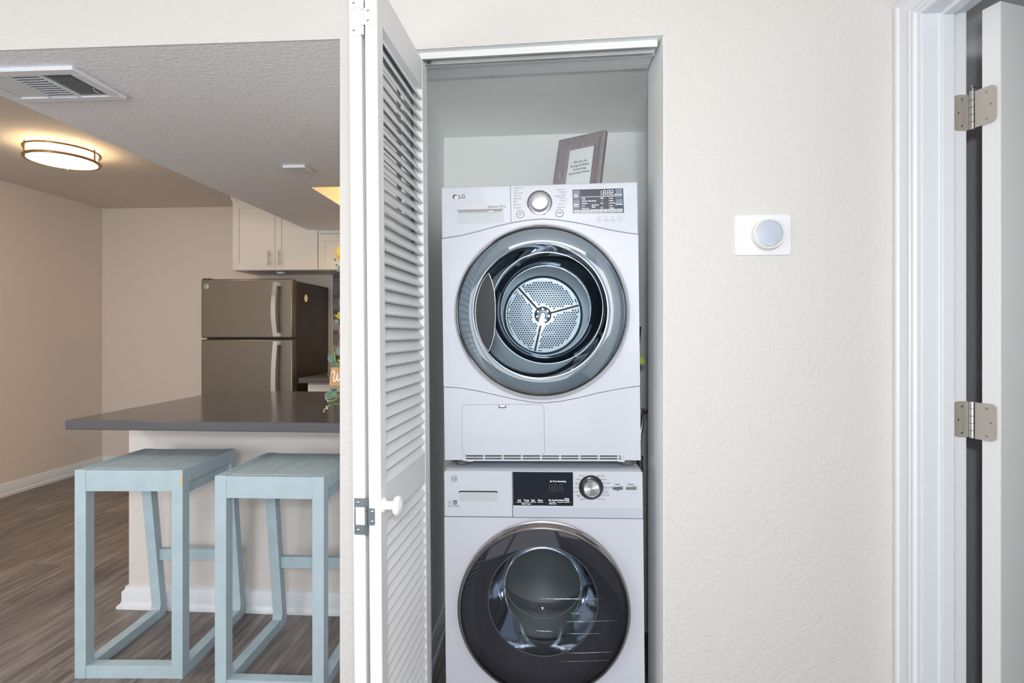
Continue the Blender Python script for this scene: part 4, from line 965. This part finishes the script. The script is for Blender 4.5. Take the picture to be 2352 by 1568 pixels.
# ------------------------------------------------------------------ flowers on the peninsula
VX, VY = -.773, 2.16
vz = thing('vase', (VX, VY, .914), 'teal glass vase on the peninsula, cut off by the closet wall end', 'vase')
obj('vessel', MB().lathe([(.001, .004), (.046, .004), (.05, .012), (.052, .08), (.050, .135), (.044, .15), (.046, .158), (.042, .158), (.040, .15), (.046, .13), (.047, .02), (.001, .010)], 0, 0, 48, 'z'), TEAL, vz)
fa = thing('flower_arrangement', (VX, VY, .93), 'yellow silk flowers with eucalyptus leaves standing in the teal vase', 'flowers')
def leaf(parent, c, w_, h, ax, tilt, m, nm, cup=.15):
    c = Vector(c); vs = []; nseg = 12; M3 = Matrix.Rotation(ax, 4, 'Z') @ Matrix.Rotation(tilt, 4, 'X')
    mbl = MB(); vs = [Vector((0, 0, 0))]
    for k in range(nseg):
        t = 2*pi*k/nseg; vs.append(Vector((w_*sin(t), cup*w_*(sin(t)**2), h*(-cos(t)*.5+.5) )))
    vs[0] = Vector((0, 0, h*.5)); top = [c+(M3.to_3x3() @ v_) for v_ in vs]; off = (M3.to_3x3() @ Vector((0, .0006, 0)))
    bot = [v_+off for v_ in top]; q = nseg+1
    fs = [(0, k+1, (k+1) % nseg+1) for k in range(nseg)]+[(q, q+(k+1) % nseg+1, q+k+1) for k in range(nseg)]+[(k+1, q+k+1, q+(k+1) % nseg+1, (k+1) % nseg+1) for k in range(nseg)]
    return obj(nm, mbl.add(top, fs).add(bot, []) if False else MB().add(top+bot, fs), m, parent)
def loc(px, py, Y): p = at(px, py, Y=Y); return (p.x-VX, p.y-VY, p.z-.93)
# blossoms
for bi, (px, py, Y) in enumerate(((786, 590, 2.15), (789, 722, 2.13), (800, 640, 2.22), (806, 760, 2.2), (795, 825, 2.16))):
    c = Vector(loc(px, py, Y)); top_ = bi in (0,)
    obj('stem', MB().tube([(0, 0, .0), (c.x*.4, c.y*.4, c.z*.5), tuple(c+Vector((0, 0, -.01)))], .0025, 6), LEAFB, fa)
    for k in range(7):
        a = 2*pi*k/7+bi; r_ = .034
        tl_ = R(-18 if k % 2 else -38) if top_ else R(-62)
        leaf(fa, c+Vector((0, 0, -.02)), .013, .066 if top_ else .042, a, tl_, PETAL, 'petal', .3)
    obj('flower_centre', MB().lathe([(.0001, -.008), (.007, -.004), (.009, .003), (.006, .009), (.0001, .011)], c.x-(.0 if top_ else .016), c.y, 12, 'z', base=c.z), LEAFB, fa)
# eucalyptus leaves that reach into view
for px, py, w_, h, ax, tl_ in ((762, 822, .016, .036, .2, .3), (776, 806, .016, .036, -.4, -.2), (770, 836, .010, .03, .5, .4), (777, 842, .010, .03, -.2, .2), (757, 856, .015, .028, 1.1, .5), (755, 908, .017, .032, .3, .2), (767, 905, .017, .030, -.2, .3), (762, 925, .017, .024, .2, .9), (768, 893, .014, .02, .2, .9),
                          (776, 620, .006, .014, .2, .2), (770, 596, .005, .012, .1, .6), (773, 608, .005, .012, .3, -.6), (779, 614, .005, .012, .6, .2), (774, 738, .008, .018, .1, .2), (792, 815, .018, .04, .5, .1), (820, 830, .018, .04, -.5, .2), (830, 880, .018, .036, .3, .5), (826, 800, .016, .036, .9, -.2), (800, 845, .018, .036, -.9, .3), (840, 850, .016, .034, .1, .4), (812, 780, .014, .032, .4, .1), (790, 770, .012, .03, -.4, .1), (806, 700, .010, .028, .2, .2), (800, 870, .018, .04, .2, .1), (810, 900, .018, .04, -.3, .3)):
    leaf(fa, Vector(loc(px, py, 2.13))+Vector((0, 0, -h/2)), w_, h, ax, tl_, LEAF, 'leaf')
s0 = Vector((-.035, -.02, .13)); 
for pts in (((782, 880), (775, 850), (770, 826), (768, 808)), ((782, 885), (768, 905), (758, 912)), ((782, 905), (770, 918), (756, 921), (749, 917)), ((782, 930), (766, 925), (754, 933), (746, 940))):
    obj('stem', MB().tube([loc(a, b, 2.125) for a, b in pts], .0016, 6), LEAFB, fa)
for px, py in ((746, 940), (750, 934), (744, 945), (749, 916), (753, 921), (752, 938)):
    p = loc(px, py, 2.123); obj('bud', MB().lathe([(.0001, -.003), (.003, -.001), (.003, .002), (.0001, .004)], p[0], p[1], 8, 'z', base=p[2]), PAPER, fa)
p0 = at(756, 886, Y=2.105); 
gt = thing('gift_tag', tuple(p0), 'brown kraft card with white script hanging on the flower vase', 'card')
obj('card', MB().hexa([Vector(p) for p in ((0, -.001, 0), (.10, -.001, .003), (.10, .001, .003), (0, .001, 0), (.008, -.001, .074), (.108, -.001, .074), (.108, .001, .074), (.008, .001, .074))]), KRAFT, gt)
def script(pts, r): return MB().tube([(a, -.0030, b) for a, b in pts], r, 6)
W_ = [(.012, .052), (.020, .060), (.024, .050), (.020, .030), (.022, .018), (.030, .026), (.036, .050), (.034, .030), (.038, .020), (.046, .032), (.050, .052)]
Ee = [(.046, .030), (.054, .034), (.058, .042), (.053, .046), (.049, .036), (.052, .026), (.060, .028), (.066, .036)]
def smooth(p):
    out = []
    for i in range(len(p)-1):
        a = p[max(i-1, 0)]; b = p[i]; c = p[i+1]; d = p[min(i+2, len(p)-1)]
        for k in range(5):
            t = k/5; out.append(tuple(.5*((2*b[j])+(-a[j]+c[j])*t+(2*a[j]-5*b[j]+4*c[j]-d[j])*t*t+(-a[j]+3*b[j]-3*c[j]+d[j])*t**3) for j in (0, 1)))
    return out+[p[-1]]
mb = script(smooth(W_), .0016); mb2 = script(smooth(Ee), .0015); mb.add(mb2.v, mb2.f); obj('script_lettering', mb, PRINTW, gt)
